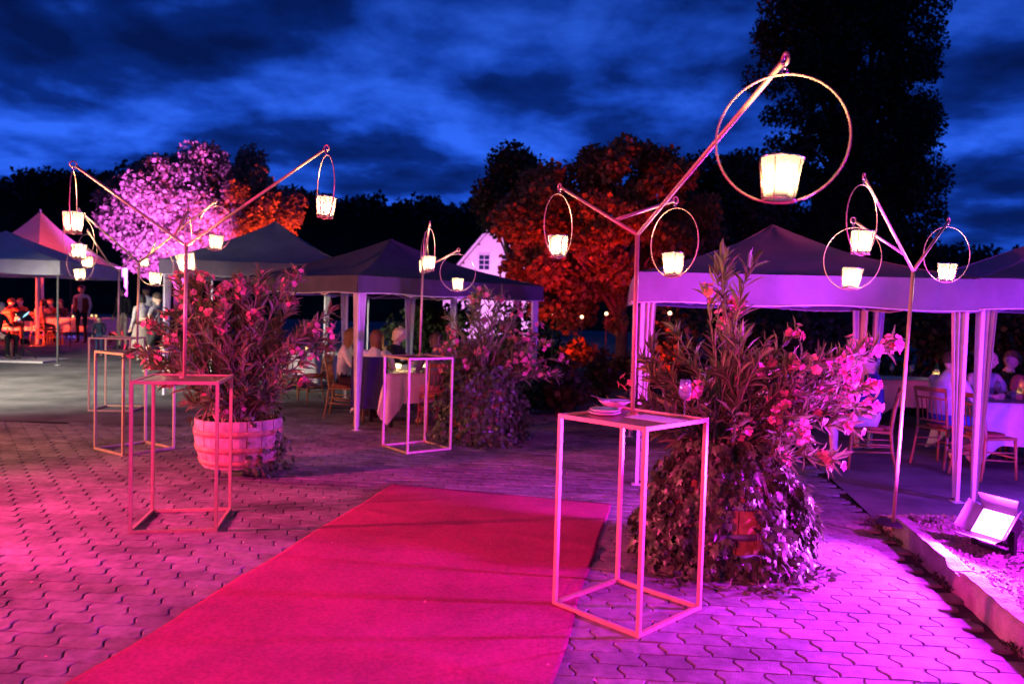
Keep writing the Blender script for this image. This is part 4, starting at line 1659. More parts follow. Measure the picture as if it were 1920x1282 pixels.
def person(label, loc, rz, pose, cols, hair='short', k=1.0, over=None, sleeve='long', skirt=None, turn=0.0, nod=0.0, shorts=False, group=None, stocky=1.0):
    """one continuous skinned body; hair and skirt are children.  cols: top, bottom, shoe, hair, skin"""
    J = dict(SIT if pose == 'sit' else STAND)
    if over:
        J.update(over)
    root = thing('person', label, 'person', loc, rz, group)
    names, vs, es, rad, em = [], [], [], [], []

    def v(nm, p, r):
        names.append(nm)
        vs.append(Vector(p))
        rad.append(r if isinstance(r, tuple) else (r, r))
        return len(vs) - 1

    def e(a_, b_, m_):
        es.append((a_, b_))
        em.append(m_)
    TOP, SKN, BOT, SHOE = 0, 1, 2, 3
    ids = {}
    for nm in ('pel', 'spi', 'che', 'nek', 'hed'):
        r = RAD[nm]
        if isinstance(r, tuple):
            r = (r[0] * stocky, r[1] * stocky)
        ids[nm] = v(nm, J[nm], r)
    e(ids['pel'], ids['spi'], TOP)
    e(ids['spi'], ids['che'], TOP)
    e(ids['che'], ids['nek'], TOP)
    e(ids['nek'], ids['hed'], SKN)
    for s_ in 'lr':
        sh = v('sh', J['sh' + s_], RAD['sh'])
        el = v('el', J['el' + s_], RAD['el'])
        pw = Vector(J['wr' + s_])
        pe = Vector(J['el' + s_])
        wr = v('wr', pw, RAD['wr'])
        e(ids['che'], sh, TOP)
        e(sh, el, TOP if sleeve != 'none' else SKN)
        e(el, wr, TOP if sleeve == 'long' else SKN)
        d = (pw - pe).normalized()
        pc = v('palm', pw + d * .05, (.034, .018))
        e(wr, pc, SKN)
        side = d.cross(Vector((1, 0, 0)))
        side = side.normalized() if side.length > .2 else Vector((0, 1, 0))
        inn = d.cross(side).normalized()
        for q in range(4):
            o_ = (q - 1.5) * .019
            ln = (.062, .072, .068, .052)[q]
            k1 = v('f', pw + d * (.088) + side * o_, .0095)
            k2 = v('f', pw + d * (.088 + ln * .5) + side * o_ + inn * .008, .009)
            k3 = v('f', pw + d * (.088 + ln * .85) + side * o_ + inn * .026, .008)
            e(pc, k1, SKN)
            e(k1, k2, SKN)
            e(k2, k3, SKN)
        t1 = v('f', pw + d * .045 + side * .04, .011)
        t2 = v('f', pw + d * .08 + side * .055 + inn * .01, .0095)
        e(pc, t1, SKN)
        e(t1, t2, SKN)
        hi = v('hi', J['hi' + s_], RAD['hi'] * stocky)
        ph, pk_, pa = Vector(J['hi' + s_]), Vector(J['kn' + s_]), Vector(J['an' + s_])
        th = v('th', ph.lerp(pk_, .45), .078)
        kn = v('kn', pk_, RAD['kn'])
        cf_ = v('cf', pk_.lerp(pa, .35) + Vector((0, -.01, 0)), .052)
        an = v('an', pa, RAD['an'])
        to = v('to', J['to' + s_], RAD['to'])
        he = v('he', pa + Vector((0, -.045, -.045)), .03)
        e(ids['pel'], hi, BOT)
        e(hi, th, BOT)
        e(th, kn, BOT)
        lo_ = SKN if shorts else BOT
        e(kn, cf_, lo_)
        e(cf_, an, lo_)
        e(an, to, SHOE)
        e(an, he, SHOE)
    me = bpy.data.meshes.new('body')
    me.from_pydata([tuple(p * k) for p in vs], es, [])
    ob = bpy.data.objects.new('body', me)
    COL.objects.link(ob)
    sk = ob.modifiers.new('skin', 'SKIN')
    sk.use_smooth_shade = True
    lay = me.skin_vertices[0].data
    for i, r in enumerate(rad):
        lay[i].radius = (r[0] * k, r[1] * k)
        lay[i].use_root = (i == 0)
        lay[i].use_loose = False
    sd = ob.modifiers.new('sub', 'SUBSURF')
    sd.levels = sd.render_levels = 1
    bpy.context.view_layer.update()
    ev = ob.evaluated_get(bpy.context.evaluated_depsgraph_get())
    m2 = bpy.data.meshes.new_from_object(ev)
    nV = len(m2.vertices)
    co = np.empty(nV * 3)
    m2.vertices.foreach_get('co', co)
    co = co.reshape(-1, 3)
    mb = MB()
    mb.v = [tuple(q) for q in co]
    A_ = np.array([tuple(vs[a_] * k) for a_, b_ in es])
    B_ = np.array([tuple(vs[b_] * k) for a_, b_ in es])
    for p in m2.polygons:
        mb.f.append(tuple(p.vertices))
        c_ = np.array(p.center)
        t = np.clip(((c_ - A_) * (B_ - A_)).sum(1) / (((B_ - A_) ** 2).sum(1) + 1e-9), 0, 1)
        dd = np.linalg.norm(A_ + (B_ - A_) * t[:, None] - c_, axis=1)
        i = int(np.argmin(dd))
        m_ = em[i]
        if shorts and m_ == BOT and names[es[i][1]] == 'kn' and t[i] > .6:
            m_ = SKN
        if sleeve == 'short' and names[es[i][1]] == 'el' and t[i] > .55:
            m_ = SKN
        mb.m.append(m_)
    bpy.data.objects.remove(ob)
    hc = (Vector(J['hed']) + Vector((0, .015, .055))) * k
    hs = .118 * k
    hb = MB()
    headmesh(hb, (0, 0, 0), hs, 1, 4)
    Rh = Matrix.Translation(hc) @ Matrix.Rotation(turn, 4, 'Z') @ Matrix.Rotation(nod, 4, 'X')
    b0 = len(mb.v)
    mb.v += [tuple(Rh @ Vector(q)) for q in hb.v]
    mb.f += [tuple(b0 + i for i in f) for f in hb.f]
    mb.m += hb.m
    skin = skin_mat(cols.get('skin', SK))
    body = mb.build('body', [cmat(cols['top']), skin, cmat(cols['bottom']), cmat(cols.get('shoe', (.05, .04, .04)), .5), cmat((.02, .015, .01), .2)], root, True)
    if hair:
        h_ = MB()
        n, kk = 22, 12
        vs_, fs_ = [], []
        low = {'short': -.15, 'bob': -.75, 'long': -1.75, 'bald': -.25}[hair]
        for i in range(kk + 1):
            for j in range(n):
                t = 2 * PI * j / n
                front = max(0, math.cos(t))
                zmin = low * (1 - front ** .6) + (.42 if hair != 'bald' else .9) * front ** .6
                z = 1.06 - (1.06 - zmin) * (i / kk)
                zc_ = min(.999, abs(z) / 1.08)
                rr = math.sqrt(max(0, 1 - zc_ ** 2)) if z > 0 else 1 - .12 * min(1, -z)
                if hair == 'bald' and z > .55:
                    rr *= .0
                rr = rr * 1.07 + .03 * math.sin(j * 3.1 + i * 1.3)
                x, y = math.sin(t) * rr * .80, math.cos(t) * rr * .94 - .05
                if z < -.4:
                    y -= .10
                vs_.append(tuple(Rh @ Vector((x * hs, y * hs, z * hs))))
        for i in range(kk):
            for j in range(n):
                fs_.append((i * n + j, (i + 1) * n + j, (i + 1) * n + (j + 1) % n, i * n + (j + 1) % n))
        h_.add(vs_, fs_)
        h_.build('hair', mat('hair', cols.get('hair', (.05, .03, .02)), .5, var=.35, vscale=40, bump=.5, bscale=90), root, True)
    if skirt:
        s_ = MB()
        zt_, zb_, r0_, r1_ = [q * k for q in skirt[:4]]
        n = 30
        vs_ = []
        for i in range(7):
            t = i / 6
            for j in range(n):
                a_ = 2 * PI * j / n
                rr = (r0_ + (r1_ - r0_) * t ** .8) * (1 + .05 * math.sin(j * 2.1) * t)
                vs_.append((rr * math.cos(a_) * 1.1, rr * math.sin(a_) * .9, zt_ + (zb_ - zt_) * t))
        fs_ = [(i * n + j, i * n + (j + 1) % n, (i + 1) * n + (j + 1) % n, (i + 1) * n + j) for i in range(6) for j in range(n)]
        s_.add(vs_, fs_)
        s_.build('skirt', cmat(skirt[4]), root, True)
    return root


def face(x, y, tx, ty):
    """yaw so that local +y looks from x,y to tx,ty"""
    return math.atan2(-(tx - x), ty - y)


def sitter(label, chair_label, x, y, tx, ty, cols, z=0, **kw):
    rz = face(x, y, tx, ty)
    if chair_label:
        chair(chair_label, x, y, rz, z)
    p = person(label, (x, y, z), rz, 'sit', cols, **kw)
    return p


# ------------------------------------------------------------------ middle tent company
T1 = Vector((-1.33, 11.35))
tb = dining_table('dining table inside the dark violet tent', T1.x, T1.y, R_(38), 1.5, .8, corner=.68)
q = at(646, 700, 11.6)
sitter('person in a white knit sweater seated with back turned, left of the tent leg', 'wooden chair under the person in the white knit sweater',
       q.x, q.y, T1.x + .2, T1.y + .3, dict(top=(.75, .70, .70), bottom=(.05, .02, .03), hair=(.20, .10, .04)), hair='long')
q = at(702, 700, 10.95)
x1, y1 = q.x, q.y
sitter('person in a white blouse seated with back turned, right of the tent leg', 'wooden chair with a dark jacket hung on its back in the dark violet tent',
       x1, y1, T1.x - .5, T1.y + 1.2, dict(top=(.78, .74, .74), bottom=(.07, .015, .02), hair=(.16, .07, .03), shoe=(.5, .3, .25)), hair='long', turn=.5)
jk = MB()
n = 12
vs = []
for i in range(9):
    t = i / 8
    for j in range(n + 1):
        u = j / n
        vs.append((-.25 + .5 * u + .03 * math.sin(u * 9) * t, -.29 - .05 * math.sin(u * PI) - .02 * math.sin(u * 14 + t * 3), .98 - .72 * t))
jk.add(vs, [(i * (n + 1) + j, i * (n + 1) + j + 1, (i + 1) * (n + 1) + j + 1, (i + 1) * (n + 1) + j) for i in range(8) for j in range(n)])
vs2 = [(a_, b_ + .02, c_) for a_, b_, c_ in vs]
jk.add(vs2, [(i * (n + 1) + j + 1, i * (n + 1) + j, (i + 1) * (n + 1) + j, (i + 1) * (n + 1) + j + 1) for i in range(8) for j in range(n)])
o = jk.build('jacket', cmat((.02, .02, .05)), None, True)
o.location = (x1, y1, 0)
o.rotation_euler = (0, 0, face(x1, y1, T1.x - .5, T1.y + 1.2))
tag(o, 'dark jacket hung over a chair back in the dark violet tent', 'jacket')
sitter('blond person in black seated in profile behind the table', 'wooden chair under the blond person in black',
       at(737, 700, 12.5).x, 12.5, -.9, 12.2, dict(top=(.02, .02, .02), bottom=(.02, .02, .02), hair=(.75, .62, .42)), hair='bob')
sitter('person in a grey jacket and patterned dress seated at the right end of the table', 'wooden chair under the person in the grey jacket',
       -1.02, 10.72, T1.x - .2, T1.y + .6, dict(top=(.10, .12, .17), bottom=(.55, .30, .28), shoe=(.6, .3, .25), hair=(.06, .04, .03)), hair='bob')
for i, (u, v_) in enumerate(((-.35, .05), (.12, .12), (.45, -.1))):
    candle_jar(['candle jar nearest the white sweater', 'candle jar in the middle of the dark tent table', 'candle jar at the right end of the dark tent table'][i], onto(tb, u, v_), 14)
for i, (u, v_) in enumerate(((-.2, -.2), (0, -.1), (.3, .2), (-.5, .15))):
    wineglass(['clear wine glass near the white blouse on the dark tent table', 'red wine glass in the middle of the dark tent table', 'clear wine glass at the far right of the dark tent table', 'red wine glass near the white sweater on the dark tent table'][i], onto(tb, u, v_), 'red' if i % 2 else True, group='glasses on the dark tent table')
bw = MB()
bw.lathe([(.001, .004), (.05, .004), (.085, .05), (.088, .055), (.08, .05), (.045, .012), (.001, .012)], 24)
o = bw.build('bowl', M['china'], None, True)
o.location = onto(tb, -.1, -.28)
tag(o, 'white bowl on the dark tent table', 'bowl')
# empty chairs and guests further left under the tents, glimpsed through the oleander
chair('empty wooden chair behind the oleander in the whitewashed barrel', -3.35, 13.2, 2.2)
chair('empty wooden chair with its back to the pale grey tent', -4.15, 13.9, -2.0)
tb2 = dining_table('dining table under the pale grey tent', -4.6, 15.0, R_(8), 1.6, .8)
candle_jar('candle jar glimpsed through the barrel oleander, left one', onto(tb2, .3, 0), 1.6)
candle_jar('candle jar glimpsed through the barrel oleander, right one', onto(tb2, .62, -.15), 1.6)
tb3 = dining_table('dining table behind the dark violet tent', -2.9, 15.9, R_(20), 1.6, .8)
candle_jar('candle jar seen past the curtain of the dark violet tent', onto(tb3, .05, 0), 2.2)
candle_jar('dim second candle jar on the table behind the dark tent', onto(tb3, .45, .1), 1.6)
sitter('person in a dark green top seated far behind the dark tent', None, -2.2, 16.3, -2.9, 15.9, dict(top=(.03, .05, .03), bottom=(.02, .02, .02)), hair='short')
sitter('person in dark red seated under the pale grey tent', None, -5.2, 15.7, -4.6, 15.0, dict(top=(.25, .03, .03), bottom=(.03, .03, .04), hair=(.08, .04, .02)), hair='bob')

# ------------------------------------------------------------------ right tent company
ux, uy = Vector((math.cos(angG), math.sin(angG), 0)), Vector((-math.sin(angG), math.cos(angG), 0))
q = gp(1738, 712, .76)
tR1 = dining_table('dining table at the back of the violet lit tent', q.x + .1, q.y + .2, angG, 1.7, .8)
q = gp(1826, 752, .76) + ux * .97 + uy * .45
tR2 = dining_table('front dining table at the frame edge, its cloth corner hanging low', q.x, q.y, angG + R_(3), 1.9, .9, drop=.50, corner=.74)
q = gp(1655, 880)
sitter('person in a dark blue jacket seated half behind the oleander', 'wooden chair under the person in the dark blue jacket',
       q.x - .12, q.y + .05, q.x - 2, q.y + .9, dict(top=(.03, .04, .14), bottom=(.60, .52, .50), hair=(.05, .03, .02), shoe=(.03, .03, .03)), hair='short')
sitter('person in a white top seated behind the oleander flowers', 'wooden chair hidden behind the oleander flowers',
       2.95, 8.85, 3.4, 9.8, dict(top=(.75, .72, .72), bottom=(.05, .05, .08), hair=(.12, .07, .03)), hair='long')
q = gp(1762, 872)
sitter('person in a pale striped shirt and blue jeans seated by the tent leg', 'wooden chair under the person in the pale striped shirt',
       q.x + .02, q.y, q.x + 1.6, q.y + .75, dict(top=(.55, .52, .62), bottom=(.06, .10, .42), shoe=(.7, .65, .62), hair=(.06, .035, .02)), hair='short')
q = gp(1845, 893)
chair('empty wooden chair with a red brown cushion at the front table', q.x - .02, q.y - .02, R_(-75))
q2 = at(1842, 700, 9.75)
sitter('bald person in a light grey shirt seated behind the front table', 'wooden chair under the bald person',
       q2.x, q2.y, q2.x + .3, q2.y - 2, dict(top=(.38, .36, .46), bottom=(.05, .05, .06), hair=(.35, .32, .3), skin=(.66, .42, .33)), hair='bald', turn=.3)
q2 = at(1888, 700, 9.95)
sitter('person with brown hair in a dark top seated behind the front table', 'wooden chair under the brown haired person',
       q2.x, q2.y, q2.x - .2, q2.y - 2, dict(top=(.03, .025, .04), bottom=(.05, .04, .05), hair=(.16, .08, .04)), hair='bob', turn=-.75)
q2 = at(1934, 700, 9.6)
sitter('person in a dark red shirt at the frame edge behind the front table', 'wooden chair under the person in the dark red shirt',
       q2.x, q2.y, q2.x - .4, q2.y - 2, dict(top=(.30, .08, .09), bottom=(.05, .04, .05), hair=(.07, .04, .03)), hair='short')
candle_jar('large candle jar at the frame edge on the front table', onto(tR2, -.22, .12), 3.0, .05, .13)
bottle('dark wine bottle standing left on the front table', onto(tR2, -.82, .22))
tumbler('large dark bowl shaped glass beside the bottle on the front table', onto(tR2, -.72, .05), 1.3)
for i, (u, v_) in enumerate(((-.62, .20), (-.55, -.05), (-.40, .28), (-.30, .3), (-.1, .3))):
    wineglass(['clear wine glass just right of the bottle on the front table', 'red wine glass at the near edge of the front table', 'clear wine glass behind the water glasses on the front table', 'red wine glass behind the large candle on the front table', 'clear wine glass farthest right on the front table'][i], onto(tR2, u, v_), 'red' if i % 2 else True, group='glasses on the front table')
for i, (u, v_) in enumerate(((-.47, .02), (-.40, -.12))):
    tumbler(['straight water glass farther from the front table edge', 'straight water glass closest to the front table edge'][i], onto(tR2, u, v_))
candle_jar('candle jar on the back table beside the tent leg', onto(tR1, .12, -.05), 3.0, .05, .13)
bottle('wine bottle behind the candle on the back table', onto(tR1, .22, .18))
for i, (u, v_) in enumerate(((-.25, .0), (-.15, .2), (-.5, .1))):
    wineglass(['wine glass left of the candle on the back table', 'wine glass behind the candle on the back table', 'leftmost wine glass on the back table'][i], onto(tR1, u, v_), True, group='glasses on the back table')

# ------------------------------------------------------------------ yard on the left
p = at(230, 648, 21.9)
person('person standing in a black shirt and beige trousers behind the frame tables', p, R_(160), 'stand', dict(top=(.03, .03, .03), bottom=(.62, .50, .36), hair=(.05, .03, .02)), k=1.03)
p = at(153, 645, 24)
person('waiter in a dark red waistcoat and white shirt facing the yard', p, R_(185), 'stand', dict(top=(.62, .58, .54), bottom=(.02, .02, .02), hair=(.04, .03, .02)), k=1.04)
wv = MB()
for q in (-1, 1):
    vs = []
    for i in range(7):
        t = i / 6
        for j in range(7):
            a_ = (.12 + .88 * j / 6) * PI
            r0 = .175 - .02 * math.sin(t * PI)
            vs.append((q * (r0 * 1.15 * math.sin(a_)) + q * .012 * (1 - t), r0 * .86 * math.cos(a_) + .01, .96 + .44 * t))
    fs = [(i * 7 + j, i * 7 + j + 1, (i + 1) * 7 + j + 1, (i + 1) * 7 + j) for i in range(6) for j in range(6)]
    wv.add(vs, fs)
wt = bpy.data.objects['person'] if False else [o for o in bpy.data.objects if o.get('label', '').startswith('waiter')][0]
wv.build('waistcoat', cmat((.22, .02, .02)), wt, True)
p = at(275, 640, 21.2)
person('person in a white shirt standing far behind, above the shoulder of a walker', p, R_(170), 'stand', dict(top=(.6, .58, .56), bottom=(.02, .02, .02), skin=(.25, .14, .09)), k=1.05)
p = at(266, 690, 18.5)
person('person in a white jacket and long pleated skirt behind the frame table', p, R_(60), 'stand', dict(top=(.66, .60, .56), bottom=(.35, .28, .24), hair=(.03, .02, .02)), hair='bob', k=.95, skirt=(1.0, .25, .16, .30, (.38, .31, .27)))
p = at(297, 700, 16.6)
person('person in a grey t-shirt and dark shorts walking past the barrel oleander', p, R_(75), 'stand', dict(top=(.22, .20, .24), bottom=(.03, .03, .035), shoe=(.5, .48, .3), hair=(.05, .03, .02)), k=1.02, sleeve='short', shorts=True,
       over=dict(ell=(-.25, .06, 1.14), wrl=(-.16, .30, 1.16), elr=(.25, .05, 1.14), wrr=(.16, .28, 1.12), knl=(-.1, .2, .52), anl=(-.1, .16, .12), tol=(-.11, .30, .05), knr=(.1, -.02, .5), anr=(.1, -.2, .10), tor=(.11, -.06, .03)))
p = at(186, 680, 19.8)
person('small child in dark blue clothes standing behind the farthest frame table', p, R_(-175), 'stand', dict(top=(.02, .03, .06), bottom=(.04, .06, .14), shoe=(.5, .35, .3), hair=(.03, .02, .02)), k=.59)
# musician with music stand on a board
b_ = MB()
q = at(20, 690, 17.9)
b_.box((q.x - .55, q.y + .55, q.z + .02), (2.6, 1.3, .04), R_(2))
o = b_.build('stage_board', M['board'])
tag(o, 'pale low platform board under the seated musician', 'platform')
mz = q.z + .04
mp = at(-6, 690, 18.4)
sitter('musician in a dark suit seated at the left frame edge', 'wooden chair under the seated musician', mp.x, mp.y, mp.x + 2, mp.y - .3, dict(top=(.03, .035, .04), bottom=(.012, .012, .014), hair=(.45, .42, .38)), z=mz, hair='short',
       over=dict(wrl=(-.12, .30, .74), wrr=(.2, .26, .64)))
ms = at(44, 680, 18.4)
st = thing('music_stand', 'black music stand holding a glowing blue tablet', 'music stand', (ms.x, ms.y, mz))
MB().tube([(0, 0, .06), (0, 0, .98)], .014, 8).build('post', M['black_metal'], st, True)
for k_ in range(3):
    a_ = k_ * 2 * PI / 3 + .4
    MB().tube([(0, 0, .28), (.27 * math.cos(a_), .27 * math.sin(a_), .012)], .012, 6).build('leg', M['black_metal'], st, True)
Ms = Matrix.Translation((.02, 0, 1.02)) @ Matrix.Rotation(R_(48), 4, 'Y') @ Matrix.Rotation(PI / 2, 4, 'Z')
MB().box((0, 0, 0), (.46, .30, .012), 0, Ms).build('desk', M['black_metal'], st)
tbm = MB()
Mt = Matrix.Translation((ms.x, ms.y, mz)) @ Matrix.Translation((.02, 0, 1.02)) @ Matrix.Rotation(R_(-48), 4, 'Y') @ Matrix.Translation((0, 0, .012))
tb_ = thing('tablet', 'glowing blue tablet on the music stand', 'tablet', (ms.x, ms.y, mz + 1.02))
Mt = Matrix.Translation((.02, -.02, .0)) @ Matrix.Rotation(R_(-35), 4, 'Y') @ Matrix.Rotation(R_(28), 4, 'X')
MB().box((0, 0, .0), (.30, .21, .008), 0, Mt).build('case', M['black_metal'], tb_)
MB().box((0, 0, .006), (.28, .19, .004), 0, Mt).build('screen', M['screen'], tb_)
tumb = MB()
# diners under the left tents
tL = dining_table('long dining table under the white tent on the left', at(75, 640, 24.5).x, 24.5, R_(5), 4.2, .9, z=.27)
for i, (px, Y, lab, colr) in enumerate(((18, 23.6, 'person in red at the table nearest the left frame edge', (.6, .10, .06)),
                                        (78, 23.4, 'person in a pale top with orange light put into its colour, seated with back turned under the tents', (.75, .35, .25)),  # pale cloth, the orange lamp light is mixed into its base colour
                                        (97, 25.6, 'person in dark red seated across the long table', (.3, .05, .05)),
                                        (115, 25.8, 'person in black seated across the long table', (.03, .02, .03)),
                                        (40, 25.7, 'person in brown seated across the long table', (.2, .08, .05)))):
    q = at(px, 640, Y)
    sitter(lab, ['wooden chair under the person in red', 'wooden chair under the person lit orange', 'wooden chair under the person in dark red', 'wooden chair under the person in black across the long table', 'wooden chair under the person in brown'][i],
           q.x, q.y, q.x, 24.5, dict(top=colr, bottom=(.03, .02, .03), hair=(.06, .03, .02)), z=zg(q.x, q.y), hair='bob' if i % 2 else 'short')
for i, px in enumerate((32, 84, 138)):
    q = at(px, 600, 24.5)
    candle_jar(['candle jar on the long table, nearest the frame edge', 'candle jar in the middle of the long table', 'bright candle jar in front of the waiter'][i], (q.x, 24.45, .27 + .7595), 3)
tM = dining_table('dining table behind the standing waiter', at(176, 640, 26).x, 26, R_(2), 2.4, .9, z=.27)
for i, px in enumerate((172, 180)):
    q = at(px, 600, 25.8)
    candle_jar(['candle jar just right of the waiter', 'second candle jar right of the waiter'][i], (q.x, 25.8, .27 + .7595), 3)
for i, (px, Y) in enumerate(((100, 22.9), (88, 22.7))):
    q = at(px, 640, Y)
    chair(['empty chair lit red under the left tents, nearer the tent post', 'empty chair lit red under the left tents, beside the orange lit person'][i], q.x, q.y, R_(20 + 40 * i), zg(q.x, q.y))

# garden globe lamps
for i, (px, py, Y, lab, hh) in enumerate(((1037, 589, 17.5, 'small glowing globe lamp left of two under the red tree', 1), (1091, 594, 15.5, 'small glowing globe lamp on a stake in the middle under the red tree', 1),
                                         (1137, 588, 15.2, 'small glowing globe lamp right of two under the red tree', 1), (1256, 587, 13.5, 'small glowing globe lamp seen past the violet lit tent leg', 1), (132, 503, 22, 'round glowing globe lamp under the pagoda tent edge', 1))):
    c_ = dp(px, py, Y)
    r_ = thing('globe_lamp', lab, 'lamp', (c_.x, c_.y, zg(c_.x, c_.y)), 0, 'round garden globe lamps')
    zz_ = c_.z - zg(c_.x, c_.y)
    MB().tube([(0, 0, 0), (0, 0, zz_ - .03)], .012, 6).build('stake', M['black_metal'], r_)
    MB().ball((0, 0, zz_), .036 if i < 4 else .12, 12, 8).build('globe', M['globe'], r_, True)
    MB().lathe([(.03, zz_ - .06), (.03, zz_ - .04)], 10).build('collar', M['black_metal'], r_)


# ------------------------------------------------------------------ trees
def leaf_cloud(C, Rr, n, size, flat=.9):
    """n rhombic leaves through clumps C (k,3) with radii Rr (k,)"""
    k_ = len(C)
    wts = Rr ** 2 / (Rr ** 2).sum()
    idx = rng.choice(k_, n, p=wts)
    d = rng.normal(0, 1, (n, 3))
    d /= np.linalg.norm(d, axis=1, keepdims=True)
    rr = rng.random(n) ** .45
    P = C[idx] + d * (Rr[idx] * rr)[:, None] * np.array([1, 1, flat])
    D = rng.normal(0, 1, (n, 3)) + d * .6 + np.array([0, 0, -.35])
    Nn = rng.normal(0, 1, (n, 3)) + d * .7 + np.array([0, 0, .5])
    Rm = frames(D, Nn)
    L = size * rng.uniform(.45, 1.6, n)
    sh = np.array([(0, 0, 0), (.42, .5, .06), (0, 1, -.05), (-.42, .5, .06)])
    V = np.einsum('kij,kvj->kvi', Rm, sh[None] * L[:, None, None]) + P[:, None, :]
    F = np.arange(n * 4).reshape(-1, 4)
    clump = rng.random(k_)[idx]
    return V.reshape(-1, 3), F, np.repeat(np.clip(clump * .5 + rng.random(n) * .5, 0, 1), 4)


def tree(label, base, trunk_h, trunk_r, blobs, nclump, clump_r, nleaf, lsize, lm, name='broadleaf_tree', limbs=14, group=None, shell=.55):
    base = Vector(base)
    root = thing(name, label, 'tree', base, 0, group)
    C, Rr = [], []
    vol = np.array([b[1][0] * b[1][1] * b[1][2] for b in blobs])
    vol = vol / vol.sum()
    for i in range(nclump):
        b = blobs[rng.choice(len(blobs), p=vol)]
        u = rng.normal(0, 1, 3)
        u /= np.linalg.norm(u)
        u *= shell + (1 - shell) * rng.random() ** .5
        C.append(np.array(b[0]) + u * np.array(b[1]))
        Rr.append(clump_r * rng.uniform(.55, 1.3))
    C, Rr = np.array(C), np.array(Rr)
    tk = MB()
    top = Vector((base.x + rng.normal(0, .1), base.y, base.z + trunk_h))
    pts = [base.lerp(top, t) + Vector((.08 * trunk_r * math.sin(t * 5), 0, 0)) for t in np.linspace(0, 1, 7)]
    tk.tube([p + Vector((0, 0, -.05)) if i == 0 else p for i, p in enumerate(pts)], [trunk_r * (1.35 if i == 0 else 1 - .45 * i / 6) for i in range(7)], 10)
    tr = tk.build('trunk', M['bark'], root, True, world=True)
    lb = MB()
    for i in rng.choice(nclump, min(limbs, nclump), replace=False):
        e_ = Vector(C[i].tolist())
        s_ = base.lerp(top, rng.uniform(.55, 1))
        md = s_.lerp(e_, .5) + Vector((0, 0, .12 * (e_ - s_).length)) + jit(.1)
        pp_ = [s_ * (1 - t) ** 2 + md * 2 * t * (1 - t) + e_ * t * t for t in np.linspace(0, 1, 7)]
        lb.tube(pp_, [trunk_r * .42 * (1 - .85 * q / 6) for q in range(7)], 6)
    lb.build('limbs', M['bark'], tr, True, world=True)
    V, F, tn = leaf_cloud(C, Rr, nleaf, lsize)
    o = link('crown', np_mesh('crown', V - np.array(tuple(base)), F, lm, tn), root)
    return root


# pink and red lit tree on the left, distance about 27 m
Y = 27.0
b0 = at(330, 640, Y)


def bp(px, py, Y):
    return tuple(dp(px, py, Y))


tree('round tree lit pink on one side and red on the other, left of the middle', b0, 3.0, .22,
     [(bp(300, 400, Y), (1.6, 1.7, 1.6)), (bp(262, 455, Y), (1.1, 1.2, .9)), (bp(345, 330, Y), (1.2, 1.3, .85)), (bp(420, 370, Y + .3), (1.7, 1.7, 1.5)), (bp(500, 420, Y + .3), (1.1, 1.2, 1.3)), (bp(235, 470, Y), (.6, .6, .5)), (bp(460, 320, Y + 1), (.8, 1.0, .6)), (bp(275, 345, Y), (.5, .6, .6))],
     170, .52, 62000, .125, M['tree_pale'])
# red lit tree
Y = 17.0
b0 = at(1163, 690, Y)
tree('broad chestnut tree lit deep red behind the foremost lanterns', b0, 2.4, .17,
     [(bp(1110, 430, Y), (1.6, 1.6, 1.5)), (bp(1020, 440, Y), (1.0, 1.2, 1.1)), (bp(1190, 390, Y), (1.5, 1.5, 1.3)), (bp(1010, 315, Y), (.45, .4, .35)), (bp(1090, 310, Y), (.45, .5, .35)), (bp(1140, 560, Y), (1.3, 1.2, .55)), (bp(1265, 440, Y + .4), (.8, 1.0, 1.1)), (bp(1180, 300, Y), (.9, .9, .4)), (bp(1050, 560, Y), (.8, .9, .5)), (bp(995, 470, Y), (.4, .5, .5)), (bp(1240, 520, Y), (.6, .8, .6))],
     150, .36, 52000, .10, M['tree_mid'], limbs=40, shell=.6)
# dark neighbours
Y = 26.0
tree('dark unlit tree between the house and the red lit tree', at(965, 640, Y), 3.0, .2, [(bp(965, 370, Y), (1.1, 1.2, 1.3)), (bp(955, 320, Y), (.6, .7, .5))], 60, .5, 14000, .12, M['tree_dark'])
Y = 24.0
tree('dark unlit tree between the red lit tree and the poplar', at(1330, 640, Y), 3.0, .22, [(bp(1330, 430, Y), (1.6, 1.5, 2.0)), (bp(1400, 400, Y), (1.2, 1.2, 2.0)), (bp(1290, 330, Y), (.8, .8, .5))], 120, .5, 26000, .12, M['tree_dark'])
# poplar: steep columns of foliage
Y = 30.0
b0 = at(1590, 640, Y)
tree('tall dark poplar towering over the violet lit tent', b0, 9, .45,
     [(bp(1490, 90, Y), (1.35, 1.5, 4.0)), (bp(1580, 20, Y), (1.7, 1.8, 5.0)), (bp(1670, 110, Y), (1.6, 1.6, 4.6)), (bp(1500, 320, Y), (1.9, 1.8, 3.2)), (bp(1610, 310, Y), (2.1, 2.0, 4.0)), (bp(1685, 370, Y), (1.4, 1.5, 3.2)), (bp(1735, 230, Y), (.75, .9, 2.6)), (bp(1762, 140, Y), (.5, .6, 1.6)), (bp(1430, 420, Y), (1.1, 1.2, 2.2)), (bp(1560, 470, Y), (3.0, 2.4, 2.0)), (bp(1690, 490, Y), (1.2, 1.2, 1.5)), (bp(1500, -80, Y), (1.1, 1.4, 2.5)), (bp(1660, -80, Y), (1.3, 1.5, 3))],
     640, .58, 140000, .125, M['tree_dark'], name='poplar_tree', limbs=40, shell=.0)
